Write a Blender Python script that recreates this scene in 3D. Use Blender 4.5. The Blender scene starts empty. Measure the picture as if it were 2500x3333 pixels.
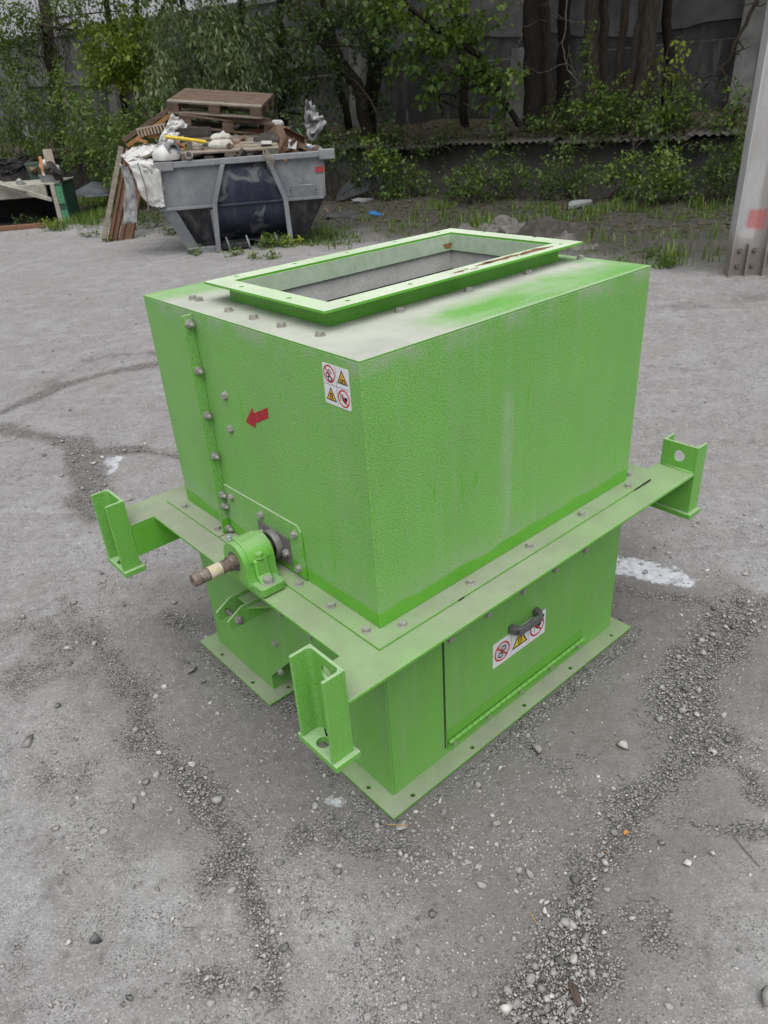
import bpy, bmesh, math, random
import numpy as np
from mathutils import Vector, Matrix, Euler
from mathutils.geometry import tessellate_polygon

# ------------------------------------------------------------------ camera
SC = bpy.context.scene
COL = SC.collection
YAW, PIT, ROL, FPX = 0.88, -0.5143, -0.0692, 2378.97
CAM = np.array([-0.8233, -1.0379, 1.6250])
FW = np.array([math.cos(YAW)*math.cos(PIT), math.sin(YAW)*math.cos(PIT), math.sin(PIT)])
RT0 = np.array([math.sin(YAW), -math.cos(YAW), 0.0]); UP0 = np.cross(RT0, FW)
RT = math.cos(ROL)*RT0 + math.sin(ROL)*UP0
UP = -math.sin(ROL)*RT0 + math.cos(ROL)*UP0
cd = bpy.data.cameras.new('camera'); cam = bpy.data.objects.new('camera', cd); COL.objects.link(cam)
cam.matrix_world = Matrix(((RT[0], UP[0], -FW[0], CAM[0]), (RT[1], UP[1], -FW[1], CAM[1]), (RT[2], UP[2], -FW[2], CAM[2]), (0, 0, 0, 1)))
cd.sensor_fit = 'VERTICAL'; cd.sensor_height = 9.8; cd.sensor_width = 7.35
cd.lens = FPX/3333*9.8
cd.clip_start = 0.05; cd.clip_end = 600
cd.dof.use_dof = True; cd.dof.focus_distance = 1.7; cd.dof.aperture_fstop = 2.6
SC.camera = cam
SC.cycles.max_bounces = 5; SC.cycles.diffuse_bounces = 2; SC.cycles.glossy_bounces = 2; SC.cycles.transmission_bounces = 3
SC.cycles.caustics_reflective = False; SC.cycles.caustics_refractive = False

# ------------------------------------------------------------------ light: overcast day
SUN_EL, SUN_AZ = 68.0, -125.0          # degrees; azimuth measured from +x, counter-clockwise
w = bpy.data.worlds.new('World'); SC.world = w; w.use_nodes = True
nt = w.node_tree; nt.nodes.clear()
sky = nt.nodes.new('ShaderNodeTexSky'); sky.sky_type = 'NISHITA'; sky.sun_disc = False
sky.sun_elevation = math.radians(SUN_EL); sky.sun_rotation = math.radians(90 - SUN_AZ)
sky.air_density = 1.0; sky.dust_density = 3.0; sky.ozone_density = 1.0
hs = nt.nodes.new('ShaderNodeHueSaturation'); hs.inputs['Saturation'].default_value = 0.22
bg = nt.nodes.new('ShaderNodeBackground'); bg.inputs['Strength'].default_value = 0.075
wo = nt.nodes.new('ShaderNodeOutputWorld')
nt.links.new(sky.outputs[0], hs.inputs['Color']); nt.links.new(hs.outputs[0], bg.inputs[0]); nt.links.new(bg.outputs[0], wo.inputs[0])
sd = bpy.data.lights.new('sun', 'SUN'); sd.energy = 1.5; sd.angle = math.radians(70); sd.color = (1.0, 0.985, 0.965)
sun = bpy.data.objects.new('sun', sd); COL.objects.link(sun)
_e, _a = math.radians(SUN_EL), math.radians(SUN_AZ)
sun.rotation_euler = Vector((math.cos(_e)*math.cos(_a), math.cos(_e)*math.sin(_a), math.sin(_e))).to_track_quat('Z', 'Y').to_euler()
SC.view_settings.view_transform = 'Standard'; SC.view_settings.look = 'None'
SC.view_settings.exposure = 1.0; SC.view_settings.gamma = 1.0
SC.view_settings.use_curve_mapping = False

# ------------------------------------------------------------------ helpers
rnd = random.Random(7)
rg = np.random.default_rng(11)
def tag(o, label=None, cat=None, group=None, kind=None):
    if label: o['label'] = label
    if cat: o['category'] = cat
    if group: o['group'] = group
    if kind: o['kind'] = kind
    return o
def empty(name, loc=(0, 0, 0), rz=0.0, label=None, cat=None, group=None):
    o = bpy.data.objects.new(name, None); COL.objects.link(o); o.location = loc; o.rotation_euler = (0, 0, rz)
    o.empty_display_size = .1
    return tag(o, label, cat, group)
def link(name, me, m=None, parent=None, mat=None):
    o = bpy.data.objects.new(name, me); COL.objects.link(o)
    if m is not None and not me.materials: me.materials.append(m)
    if parent is not None: o.parent = parent
    if mat is not None: o.matrix_basis = mat
    return o
def copy_tree(o, parent=None):
    c = o.copy(); COL.objects.link(c); c.parent = parent
    for ch in list(o.children): copy_tree(ch, c)
    return c
class MB:
    """collects verts / faces of ONE piece"""
    def __init__(s): s.v = []; s.f = []
    def add(s, vs, fs):
        b = len(s.v); s.v += [tuple(p) for p in vs]; s.f += [tuple(b+i for i in f) for f in fs]; return s
    def box(s, x0, x1, y0, y1, z0, z1, M=None):
        p = [(x, y, z) for z in (z0, z1) for y in (y0, y1) for x in (x0, x1)]
        if M is not None: p = [M @ Vector(q) for q in p]
        return s.add(p, [(0, 2, 3, 1), (4, 5, 7, 6), (0, 1, 5, 4), (2, 6, 7, 3), (0, 4, 6, 2), (1, 3, 7, 5)])
    def prism(s, outline, holes=(), t0=0.0, t1=1.0, fr=None):
        """outline / holes: 2-D loops, extruded from t0 to t1; fr(a,b,t)->xyz"""
        fr = fr or (lambda a, b, t: (a, b, t))
        def area(l): return sum(l[i][0]*l[(i+1) % len(l)][1]-l[(i+1) % len(l)][0]*l[i][1] for i in range(len(l)))
        ol = list(outline) if area(outline) > 0 else list(outline)[::-1]
        hl = [list(h) if area(h) < 0 else list(h)[::-1] for h in holes]
        loops = [ol]+hl; flat = [p for l in loops for p in l]
        tri = tessellate_polygon([[Vector((p[0], p[1], 0)) for p in l] for l in loops])
        n = len(flat); vs = [fr(p[0], p[1], t0) for p in flat]+[fr(p[0], p[1], t1) for p in flat]
        fs = []
        for a, b, c in tri:
            A, B, C_ = flat[a], flat[b], flat[c]
            if (B[0]-A[0])*(C_[1]-A[1])-(B[1]-A[1])*(C_[0]-A[0]) < 0: b, c = c, b
            fs.append((a, c, b)); fs.append((a+n, b+n, c+n))
        k = 0
        for l in loops:
            m = len(l)
            for i in range(m):
                a, b = k+i, k+(i+1) % m; fs.append((a, b, b+n, a+n))
            k += m
        return s.add(vs, fs)
    def tube(s, pts, rads, seg=8, cap=True):
        pts = [Vector(p) for p in pts]; n = len(pts)
        if not hasattr(rads, '__len__'): rads = [rads]*n
        b = len(s.v); ref = None
        for i in range(n):
            d = (pts[min(i+1, n-1)]-pts[max(i-1, 0)]).normalized()
            if ref is None: ref = d.orthogonal().normalized()
            u = (ref - d*ref.dot(d)); u = u.normalized() if u.length > 1e-6 else d.orthogonal().normalized(); ref = u
            v = d.cross(u)
            for k in range(seg):
                a = 2*math.pi*k/seg; s.v.append(tuple(pts[i]+(u*math.cos(a)+v*math.sin(a))*rads[i]))
        for i in range(n-1):
            for k in range(seg):
                k2 = (k+1) % seg; s.f.append((b+i*seg+k, b+i*seg+k2, b+(i+1)*seg+k2, b+(i+1)*seg+k))
        if cap:
            s.f.append(tuple(b+k for k in range(seg))[::-1]); s.f.append(tuple(b+(n-1)*seg+k for k in range(seg)))
        return s
    def lathe(s, prof, seg=24, fr=None):
        """prof: (radius, t) list round the t axis; fr(a,b,t)"""
        fr = fr or (lambda a, b, t: (a, b, t)); b = len(s.v); n = len(prof)
        for r, t in prof:
            for k in range(seg):
                a = 2*math.pi*k/seg; s.v.append(tuple(fr(r*math.cos(a), r*math.sin(a), t)))
        for i in range(n-1):
            for k in range(seg):
                k2 = (k+1) % seg; s.f.append((b+i*seg+k, b+i*seg+k2, b+(i+1)*seg+k2, b+(i+1)*seg+k))
        s.f.append(tuple(b+k for k in range(seg))[::-1]); s.f.append(tuple(b+(n-1)*seg+k for k in range(seg)))
        return s
    def mesh(s, name, smooth=False, fix=True):
        me = bpy.data.meshes.new(name); me.from_pydata(s.v, [], s.f); me.update()
        if fix:
            bm = bmesh.new(); bm.from_mesh(me); bmesh.ops.recalc_face_normals(bm, faces=bm.faces); bm.to_mesh(me); bm.free()
        if smooth: me.polygons.foreach_set('use_smooth', [True]*len(me.polygons))
        return me
    def obj(s, name, m, parent=None, bevel=0.0, smooth=False, seg=2, auto=None):
        me = s.mesh(name, smooth or auto is not None); o = link(name, me, m, parent)
        if auto is not None:
            me.set_sharp_from_angle(angle=math.radians(auto))
        if bevel:
            b = o.modifiers.new('bevel', 'BEVEL'); b.width = bevel; b.segments = seg; b.limit_method = 'ANGLE'; b.angle_limit = math.radians(50)
            b.harden_normals = False
        return o
def circ(cx, cy, r, n=16, a0=0.0): return [(cx+r*math.cos(a0+2*math.pi*i/n), cy+r*math.sin(a0+2*math.pi*i/n)) for i in range(n)]
def rect(x0, x1, y0, y1): return [(x0, y0), (x1, y0), (x1, y1), (x0, y1)]
def rrect(x0, x1, y0, y1, r, n=4):
    o = []
    for cx, cy, a in ((x1-r, y1-r, 0), (x0+r, y1-r, 90), (x0+r, y0+r, 180), (x1-r, y0+r, 270)):
        for i in range(n+1):
            t = math.radians(a+90*i/n); o.append((cx+r*math.cos(t), cy+r*math.sin(t)))
    return o
FX = lambda a, b, t: (t, a, b)      # 2-D (y,z) extruded along x
FY = lambda a, b, t: (a, t, b)      # 2-D (x,z) extruded along y
def np_mesh(name, V, F, m=None, smooth=False, attrs=None):
    """V (n,3), F (k,3|4) numpy -> mesh"""
    me = bpy.data.meshes.new(name); k = F.shape[1]
    me.vertices.add(len(V)); me.vertices.foreach_set('co', np.ascontiguousarray(V, dtype=np.float32).ravel())
    me.loops.add(F.size); me.loops.foreach_set('vertex_index', np.ascontiguousarray(F, dtype=np.int32).ravel())
    me.polygons.add(len(F)); me.polygons.foreach_set('loop_start', np.arange(0, F.size, k, dtype=np.int32))
    try: me.polygons.foreach_set('loop_total', np.full(len(F), k, dtype=np.int32))
    except Exception: pass
    if smooth: me.polygons.foreach_set('use_smooth', np.ones(len(F), dtype=bool))
    for an, (dom, arr) in (attrs or {}).items():
        at = me.attributes.new(an, 'FLOAT', dom); at.data.foreach_set('value', np.ascontiguousarray(arr, dtype=np.float32))
    me.update(calc_edges=True); me.validate()
    if m: me.materials.append(m)
    return me
# value noise (numpy)
_H = rg.random((256, 256))
def vnoise(x, y, sc=1.0, seed=0):
    x = np.asarray(x)*sc+seed*17.3+500; y = np.asarray(y)*sc+seed*9.1+500
    xi = np.floor(x).astype(int); yi = np.floor(y).astype(int); fx = x-xi; fy = y-yi
    fx = fx*fx*(3-2*fx); fy = fy*fy*(3-2*fy); g = lambda i, j: _H[i % 256, j % 256]
    return (g(xi, yi)*(1-fx)+g(xi+1, yi)*fx)*(1-fy)+(g(xi, yi+1)*(1-fx)+g(xi+1, yi+1)*fx)*fy
def fbm(x, y, sc=1.0, oc=4, seed=0):
    r = 0; a = .5; t = 0
    for i in range(oc): r = r+a*vnoise(x, y, sc*2**i, seed+i*3); t += a; a *= .5
    return r/t
# pixel (of the 1659 x 2212 view of the photograph) -> place
K = 2500/1659
def ray(px, py): return RT*(px*K-1250)/FPX-UP*(py*K-1666.5)/FPX+FW
def onz(px, py, z=0.0):
    r = ray(px, py); return CAM+r*((z-CAM[2])/r[2])
BN = np.array([math.sin(math.radians(106)), -math.cos(math.radians(106)), 0.0])   # away from the viewer, square to the back wall
BD = np.array([math.cos(math.radians(106)), math.sin(math.radians(106)), 0.0])    # along the back wall, to the left
G0 = np.array([CAM[0], CAM[1], 0.0])
def bp(N, s, z=0.0): return Vector(G0+BN*N+BD*s+np.array([0, 0, z]))
def onN(px, py, N):
    r = ray(px, py); return Vector(CAM+r*((N-(CAM-G0)@BN)/(r@BN)))
BROT = math.radians(106)-math.pi/2      # turns local +x to -wall direction: local x = BN, local y = BD
def smooth01(a, b, x):
    t = np.clip((x-a)/(b-a), 0, 1); return t*t*(3-2*t)

# ------------------------------------------------------------------ materials
class NT:
    def __init__(s, name):
        s.m = bpy.data.materials.new(name); s.m.use_nodes = True; s.t = s.m.node_tree; s.t.nodes.clear()
        s.out = s.t.nodes.new('ShaderNodeOutputMaterial'); s.b = s.t.nodes.new('ShaderNodeBsdfPrincipled')
        s.t.links.new(s.b.outputs[0], s.out.inputs[0])
    def n(s, ty, **k):
        o = s.t.nodes.new(ty)
        for a, v in k.items(): setattr(o, a, v)
        return o
    def put(s, sock, v):
        if hasattr(v, 'is_output') or isinstance(v, bpy.types.NodeSocket): s.t.links.new(v, sock)
        elif isinstance(v, (tuple, list)) and len(v) == 3 and sock.type == 'RGBA': sock.default_value = (*v, 1)
        elif sock.type == 'RGBA' and not hasattr(v, '__len__'): sock.default_value = (v, v, v, 1)
        else: sock.default_value = v
    def math(s, op, a, b=0.0, c=None, clamp=False):
        o = s.n('ShaderNodeMath', operation=op, use_clamp=clamp); s.put(o.inputs[0], a); s.put(o.inputs[1], b)
        if c is not None: s.put(o.inputs[2], c)
        return o.outputs[0]
    def ramp(s, v, lo, hi, a=0.0, b=1.0):
        o = s.n('ShaderNodeMapRange', interpolation_type='SMOOTHSTEP', clamp=True)
        s.put(o.inputs[0], v); s.put(o.inputs[1], lo); s.put(o.inputs[2], hi); s.put(o.inputs[3], a); s.put(o.inputs[4], b); return o.outputs[0]
    def mix(s, f, a, b, mode='MIX'):
        o = s.n('ShaderNodeMix', data_type='RGBA', blend_type=mode); s.put(o.inputs[0], f); s.put(o.inputs[6], a); s.put(o.inputs[7], b); return o.outputs[2]
    def co(s, kind='Object'):
        if not hasattr(s, '_tc'): s._tc = s.n('ShaderNodeTexCoord')
        return s._tc.outputs[kind]
    def pos(s): return s.n('ShaderNodeNewGeometry').outputs['Position']
    def scale(s, v, sx, sy, sz):
        o = s.n('ShaderNodeMapping'); s.put(o.inputs['Vector'], v); o.inputs['Scale'].default_value = (sx, sy, sz); return o.outputs[0]
    def noise(s, v, sc, det=3.0, rough=.55, dist=0.0):
        o = s.n('ShaderNodeTexNoise'); s.put(o.inputs['Vector'], v); o.inputs['Scale'].default_value = sc; o.inputs['Detail'].default_value = det
        o.inputs['Roughness'].default_value = rough; o.inputs['Distortion'].default_value = dist; return o.outputs['Fac']
    def voro(s, v, sc, out='Distance', feature='F1', rnd_=1.0):
        o = s.n('ShaderNodeTexVoronoi', feature=feature); s.put(o.inputs['Vector'], v); o.inputs['Scale'].default_value = sc
        o.inputs['Randomness'].default_value = rnd_; return o.outputs[out]
    def sep(s, v): return s.n_sep(v)
    def n_sep(s, v):
        o = s.n('ShaderNodeSeparateXYZ'); s.put(o.inputs[0], v); return o.outputs
    def attr(s, nm):
        o = s.n('ShaderNodeAttribute', attribute_name=nm); return o.outputs['Fac']
    def bump(s, h, dist=.002, st=1.0, prev=None):
        o = s.n('ShaderNodeBump'); s.put(o.inputs['Height'], h); o.inputs['Distance'].default_value = dist; o.inputs['Strength'].default_value = st
        if prev is not None: s.put(o.inputs['Normal'], prev)
        return o.outputs[0]
    def done(s, color, rough=.6, metal=0.0, normal=None, spec=.4):
        s.put(s.b.inputs['Base Color'], color); s.put(s.b.inputs['Roughness'], rough); s.put(s.b.inputs['Metallic'], metal)
        s.put(s.b.inputs['Specular IOR Level'], spec)
        if normal is not None: s.put(s.b.inputs['Normal'], normal)
        return s.m
def simple(name, c1, c2=None, sc=8.0, rough=.6, metal=0.0, bump=0.0, bsc=60.0, spec=.4, stretch=(1, 1, 1), dirt=0.0):
    """two-tone procedural material with fine relief"""
    k = NT(name); v = k.scale(k.co(), *stretch); c2 = c2 or tuple(x*.75 for x in c1)
    f = k.ramp(k.noise(v, sc, 5), .32, .68); col = k.mix(f, c1, c2)
    fine = k.noise(v, sc*9, 3); col = k.mix(k.ramp(fine, .3, .75, 0, .35), col, tuple(x*.6 for x in c2))
    if dirt: col = k.mix(k.ramp(k.noise(k.co(), sc*.5+1.3, 4), .5, .72, 0, dirt), col, (.20, .185, .165))
    nm = k.bump(k.noise(v, bsc, 4), .004, bump) if bump else None
    return k.done(col, k.ramp(fine, .2, .8, rough-.08, min(1, rough+.1)), metal, nm, spec)
GREEN = (.120, .395, .034); GREEN_D = (.072, .295, .014); DUST = (.43, .43, .395)
def paint(name, side=.34, top=.8, tex=1.0, patch=0.0, clean=None, streak=0.0, dust=None):
    """yellow-green paint: pebbled relief, road dust lying on it, washed patches and a cleaner band at the foot"""
    k = NT(name); P = k.co('Object'); g = k.n('ShaderNodeNewGeometry'); nz = k.n_sep(g.outputs['Normal'])[2]
    x, y, z = k.n_sep(P)
    up = k.ramp(nz, .55, .9)
    big = k.noise(P, 2.3, 5, .6); mid = k.noise(P, 9.0, 5, .62); fine = k.noise(P, 260.0, 2, .6)
    grain = k.ramp(fine, .46, .66)
    st = k.noise(k.scale(P, 34, 34, 1.6), 1.0, 4, .6)
    lay = k.math('ADD', k.math('MULTIPLY', grain, .85*tex), k.ramp(mid, .3, .75, .10, .26))
    lay = k.math('ADD', lay, k.ramp(st, .42, .76, -.02, .17))
    lay = k.math('MULTIPLY', lay, side)
    if clean is not None:
        wav = k.math('ADD', k.math('MULTIPLY', k.noise(P, 5.0, 2), .05), clean-.02)
        keep = k.ramp(k.math('SUBTRACT', z, wav), -.004, .006)
        lay = k.math('MULTIPLY', lay, keep)
        # powdery bloom just above the washed band and below the top edge
        hi = k.math('MULTIPLY', k.ramp(k.math('SUBTRACT', z, wav), .10, .0), k.ramp(big, .35, .6, .08, .22))
        lay = k.math('ADD', lay, k.math('MULTIPLY', hi, keep))
        tope = k.math('MULTIPLY', k.ramp(z, 1.145, 1.198), k.ramp(mid, .40, .66, 0, .42)); lay = k.math('ADD', lay, tope)
    if streak:
        sx = k.math('ABSOLUTE', k.math('SUBTRACT', x, .435)); run = k.math('MULTIPLY', k.ramp(sx, .034, .004), k.ramp(st, .3, .62))
        run = k.math('MULTIPLY', run, k.math('MULTIPLY', k.ramp(z, .60, .66), k.ramp(z, 1.06, .96)))
        lay = k.math('ADD', lay, k.math('MULTIPLY', run, streak))
        ticks = k.math('MULTIPLY', k.ramp(k.noise(k.scale(P, 30, 30, 6.5), 1.0, 1), .70, .74), -.22); lay = k.math('ADD', lay, ticks)
    td = k.math('MULTIPLY', k.ramp(big, .26, .62, .72, 1.12), top)
    td = k.math('ADD', td, k.ramp(fine, .35, .7, -.07, .07))
    if patch:                      # rain has washed the outer strip of the lid
        wob = k.math('MULTIPLY', k.math('SUBTRACT', k.noise(P, 3.0, 3, .5), .5), .16)
        edge = k.math('ADD', y, wob)
        far_ = k.math('ADD', x, k.math('MULTIPLY', k.math('SUBTRACT', mid, .5), .20))
        msk = k.math('MULTIPLY', k.ramp(edge, .20, .09), k.ramp(far_, .15, .40))
        msk = k.math('MAXIMUM', msk, k.math('MULTIPLY', k.ramp(far_, .86, .99), .8))
        msk2 = k.math('MULTIPLY', k.ramp(k.math('ADD', y, wob), .70, .84), .8)
        film = k.ramp(k.noise(k.scale(P, 2, 7, 2), 1.2, 3, .5), .30, .62, .62, 1)
        edgeline = k.ramp(y, .016, .002, 0, .35)  # thin pale line on the near lid edge, a highlight put into the colour
        td = k.math('ADD', k.math('SUBTRACT', td, k.math('MULTIPLY', k.math('MULTIPLY', k.math('MAXIMUM', msk, msk2), film), patch)), edgeline)
    fac = k.mix(up, lay, td)
    fac = k.math('MAXIMUM', k.math('MINIMUM', fac, .93), 0.0)
    base = k.mix(k.ramp(big, .35, .65), GREEN, GREEN_D)
    base = k.mix(.55, base, GREEN)
    base = k.mix(k.ramp(fine, .30, .50, .50, 0), base, tuple(a*.8 for a in GREEN_D))
    col = k.mix(fac, base, k.mix(k.ramp(mid, .3, .7), dust or DUST, tuple(a*.82 for a in (dust or DUST))))
    dk = k.math('MULTIPLY', k.ramp(k.noise(P, 140, 2), .70, .76), .35); col = k.mix(dk, col, (.06, .05, .04))
    peb = k.noise(P, 190.0, 1, .5)
    h = k.math('ADD', k.math('MULTIPLY', peb, .9), fine)
    nm = k.bump(h, .0018, .5*tex) if tex else k.bump(fine, .0006, .3)
    nm = k.bump(k.noise(P, 2.6, 2), .010, .35, nm)
    scr = k.math('MULTIPLY', k.ramp(k.noise(k.scale(P, 60, 60, 16), 1.0, 2), .735, .76), k.ramp(big, .48, .60)); col = k.mix(k.math('MULTIPLY', scr, .5), col, (.36, .46, .33))
    return k.done(col, k.ramp(fac, 0, .8, .36, .85), 0.0, nm, .5)
M = {}
M['paint'] = paint('green_paint_wall', side=.42, clean=.605, streak=.32)
M['lid'] = paint('green_paint_lid', side=.30, top=1.06, tex=.25, patch=1.0)
BD_ = (.285, .285, .235)
M['frame'] = paint('green_paint_frame', side=.25, top=.80, tex=.15, dust=BD_)
M['hinge'] = paint('green_paint_hinge', side=.2, top=.25, tex=.1, dust=BD_)
M['leg'] = paint('green_paint_leg', side=.30, top=.55, tex=.9)
M['lower'] = paint('green_paint_lower', side=.62, top=.82, tex=.45, dust=(.36, .375, .32))
M['foot'] = paint('green_paint_base_flange', side=.30, top=.80, tex=.15, dust=BD_)
M['cast'] = paint('green_paint_casting', side=.55, top=.42, tex=.3, dust=(.34, .36, .30))
M['collar'] = paint('green_paint_collar', side=.05, top=.84, tex=.1, dust=(.56, .61, .50))
M['collar_in'] = simple('chalky_green_collar_inside', (.42, .52, .40), (.36, .47, .33), 5, .8, 0, .1, 80)
def rusty(name):
    k = NT(name); P = k.co(); f = k.noise(P, 60, 5, .7); g2 = k.noise(P, 300, 3)
    c = k.mix(k.ramp(f, .35, .65), (.10, .075, .062), (.21, .185, .165)); c = k.mix(k.ramp(g2, .5, .7, 0, .8), c, (.16, .062, .022))
    c = k.mix(k.ramp(k.noise(P, 150, 3), .60, .70, 0, .6), c, (.42, .40, .37))
    return k.done(c, .75, .35, k.bump(g2, .0008, .6))
M['rust'] = rusty('rusty_shaft_steel')
M['band'] = simple('old_masking_tape', (.50, .47, .39), (.44, .36, .24), 70, .7, 0, .3, 200)
M['zinc'] = simple('zinc_bolt', (.40, .39, .365), (.29, .28, .26), 120, .5, .3, .2, 300)
M['zincn'] = simple('new_zinc_bolt', (.50, .56, .62), (.42, .45, .50), 120, .35, .7, .1, 300)
M['greyplate'] = simple('dusty_steel_plate', (.20, .19, .185), (.16, .15, .15), 40, .6, .35, .15, 200)
M['bearing'] = simple('bearing_ring', (.22, .21, .20), (.15, .145, .14), 60, .6, .3, .15, 200)
M['black'] = simple('black_rubber', (.018, .018, .019), (.03, .03, .03), 60, .6)  # rubber parts; also the blackened drum and pipe mouth standing in for shade
M['plastic'] = simple('dusty_black_plastic', (.085, .088, .092), (.125, .126, .126), 60, .55, 0, .1, 300, .35)
M['inner'] = simple('dusty_grey_liner', (.52, .52, .50), (.42, .415, .40), 10, .85, 0, .1, 100)
M['sticker'] = simple('white_vinyl', (.70, .71, .72), (.64, .65, .67), 30, .35, 0, .05, 40, .4)
M['red'] = simple('red_print', (.50, .030, .035), (.44, .025, .03), 60, .45)
M['redarrow'] = simple('faded_red_vinyl', (.42, .022, .030), (.30, .012, .02), 90, .5, 0, .3, 150)
M['yellow'] = simple('yellow_print', (.66, .38, .03), (.62, .34, .025), 40, .45)
M['yellow2'] = simple('bright_yellow_print', (.70, .52, .015), (.66, .46, .015), 40, .45)
M['ink'] = simple('black_print', (.014, .014, .014), (.02, .02, .02), 60, .5)
M['brown_chip'] = simple('bare_rusty_metal', (.25, .125, .075), (.17, .085, .055), 60, .7, .2, .3, 120)
# ================================================================== the green machine
ZO = .008                       # thickness of the base flange; the fitted heights start on top of it
ZT, ZF, ZC = 1.194+ZO, .563+ZO, 1.243+ZO
WD = .914
mach = empty('magnetic_separator', (0, 0, 0), 0,
             'large green steel drum separator with open top collar, four bracket legs and shaft', 'machine')
# ---- bolt meshes, shared
def hex_bolt(name, af=.017, h=.0075, wr=.0115, stub=0.0):
    b = MB(); r = af/math.sqrt(3)
    b.lathe([(wr, 0), (wr, .0018), (wr-.0006, .0022)], 18)
    hx = circ(0, 0, r, 6, rnd.random())
    b.prism(hx, (), .0022, .0022+h*.8); b.prism([(p[0]*.88, p[1]*.88) for p in hx], (), .0022+h*.8, .0022+h)
    if stub: b.lathe([(.0052, .009), (.0052, .009+stub), (.004, .011+stub)], 10)
    return b.mesh(name)
BOLT = hex_bolt('bolt'); NUT = hex_bolt('nut', .017, .0075, .0115, .010); BOLTS = hex_bolt('bolt_small', .014, .006, .009); BOLTB = hex_bolt('bolt_big', .024, .011, .017)
for me_ in (BOLT, NUT, BOLTS, BOLTB): me_.materials.append(M['zinc'])
BOLTN = hex_bolt('bolt_bright', .017, .008, .0115); BOLTN.materials.append(M['zincn'])
BOLTG = hex_bolt('bolt_painted', .020, .011, .013); BOLTG.materials.append(M['cast'])
def bolt(me, p, axis='z', parent=mach, name='bolt'):
    q = {'z': Euler((0, 0, rnd.random()*6)), 'x': Euler((0, -math.pi/2, 0)), 'y': Euler((math.pi/2, 0, 0))}[axis].to_matrix().to_4x4()
    q = Matrix.Translation(p) @ q @ Matrix.Rotation(rnd.random()*6, 4, 'Z')
    return link(name, me, None, parent, q)
# ---- upper housing: four walls and a lid with its opening
wl = MB(); T = .005
hs_ = MB()
hs_.prism(rect(0, 1, 0, WD), [rect(T, 1-T, T, WD-T)], ZF, ZT-.004)
housing = hs_.obj('upper_housing', M['paint'], mach, .0018)
lid = MB().prism(rect(0, 1, 0, WD), [rect(.126, .908, .250, .636)], ZT-.004, ZT).obj('lid_plate', M['lid'], mach, .0015)
for p in [(.059, .744), (.061, .714), (.050, .550), (.049, .438), (.049, .326), (.059, .198), (.288, .202), (.520, .205), (.751, .207), (.975, .203)]:
    bolt(BOLT, (p[0], p[1], ZT), 'z', lid)
# ---- inside: grey liner plates and the drum
lin = MB(); lin.prism(rect(.112, .922, .236, .650), [rect(.118, .916, .242, .644)], ZT-.062, ZT-.0045)
lin.obj('inlet_liner', M['inner'], mach)
drum = MB().lathe([(.10, .03), (.27, .03), (.27, .97), (.10, .97)], 40, lambda a, b, t: (t, .45+a, .74+b)).obj('magnetic_drum', M['black'], mach, auto=40)  # drum coloured black to put deep shade into the opening
floor_in = MB().box(.01, .99, .01, WD-.01, ZF+.002, ZF+.006).obj('inner_floor', M['black'], mach)
# ---- inlet collar
col_w = MB().prism(rect(.114, .920, .238, .648), [rect(.1262, .9078, .2502, .6358)], ZT, ZC-.006).obj('inlet_collar', M['collar'], mach, .001)
ci = MB()
ci.prism(rect(.1262, .9078, .2502, .6358), [rect(.1272, .9068, .2512, .6348)], ZT-.003, ZC-.0065).obj('collar_lining', M['collar_in'], col_w)
hol = [(.158, .222), (.343, .222), (.531, .222), (.718, .222), (.905, .222), (.155, .672), (.337, .672), (.519, .672), (.703, .672), (.889, .672), (.096, .553), (.096, .354), (.958, .548), (.958, .354)]
cf = MB().prism(rect(.071, .964, .191, .692), [rect(.1255, .9085, .2495, .6365)]+[circ(a, b, .0062, 14) for a, b in hol], ZC-.006, ZC).obj('collar_flange', M['collar'], col_w, .0012)
def blob(cx, cy, rx, ry, n=26, rough=.35, seed=1, ang=0):
    r_ = random.Random(seed); ph = [r_.random()*6.28 for _ in range(5)]; o = []
    for i in range(n):
        a = 2*math.pi*i/n; k = 1+rough*(.5*math.sin(2*a+ph[0])+.35*math.sin(3*a+ph[1])+.3*math.sin(5*a+ph[2])+.25*math.sin(8*a+ph[3]))
        x_, y_ = rx*k*math.cos(a), ry*k*math.sin(a); o.append((cx+x_*math.cos(ang)-y_*math.sin(ang), cy+x_*math.sin(ang)+y_*math.cos(ang)))
    return o
for i, (cx, cy, rx, ry) in enumerate([(.80, .226, .052, .016), (.67, .228, .062, .012), (.60, .224, .034, .006), (.50, .216, .022, .005), (.545, .208, .012, .003)]):
    MB().prism(blob(cx, cy, rx, ry, 34, .45, i+3), (), ZC+.0001, ZC+.0004).obj('bare_metal_patch', M['brown_chip'], col_w)
k = NT('rust_bloom'); P_ = k.co(); k.done(k.mix(k.ramp(k.noise(P_, 80, 4), .35, .65), (.20, .085, .02), (.28, .15, .05)), .85); M['rustspot'] = k.m
MB().prism(blob(.893, ZT+.012, .017, .010, 20, .5, 8), (), .6338, .6344, FY).obj('rust_stain', M['rustspot'], col_w)
# ---- bolted edge flange on the end face
sf = MB().prism(rect(-.030, -.0002, ZF+.001, ZT-.010), (), .645, .650, FY).obj('edge_flange', M['paint'], mach, .001)
for z in (1.162, 1.042, .921, .803, .684, .649, .575): bolt(NUT, (-.0125, .645, z+ZO), 'y', sf)
for z in (.996, .906): bolt(BOLTB if False else BOLT, (0, .546, z+ZO), 'x', mach)
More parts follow.
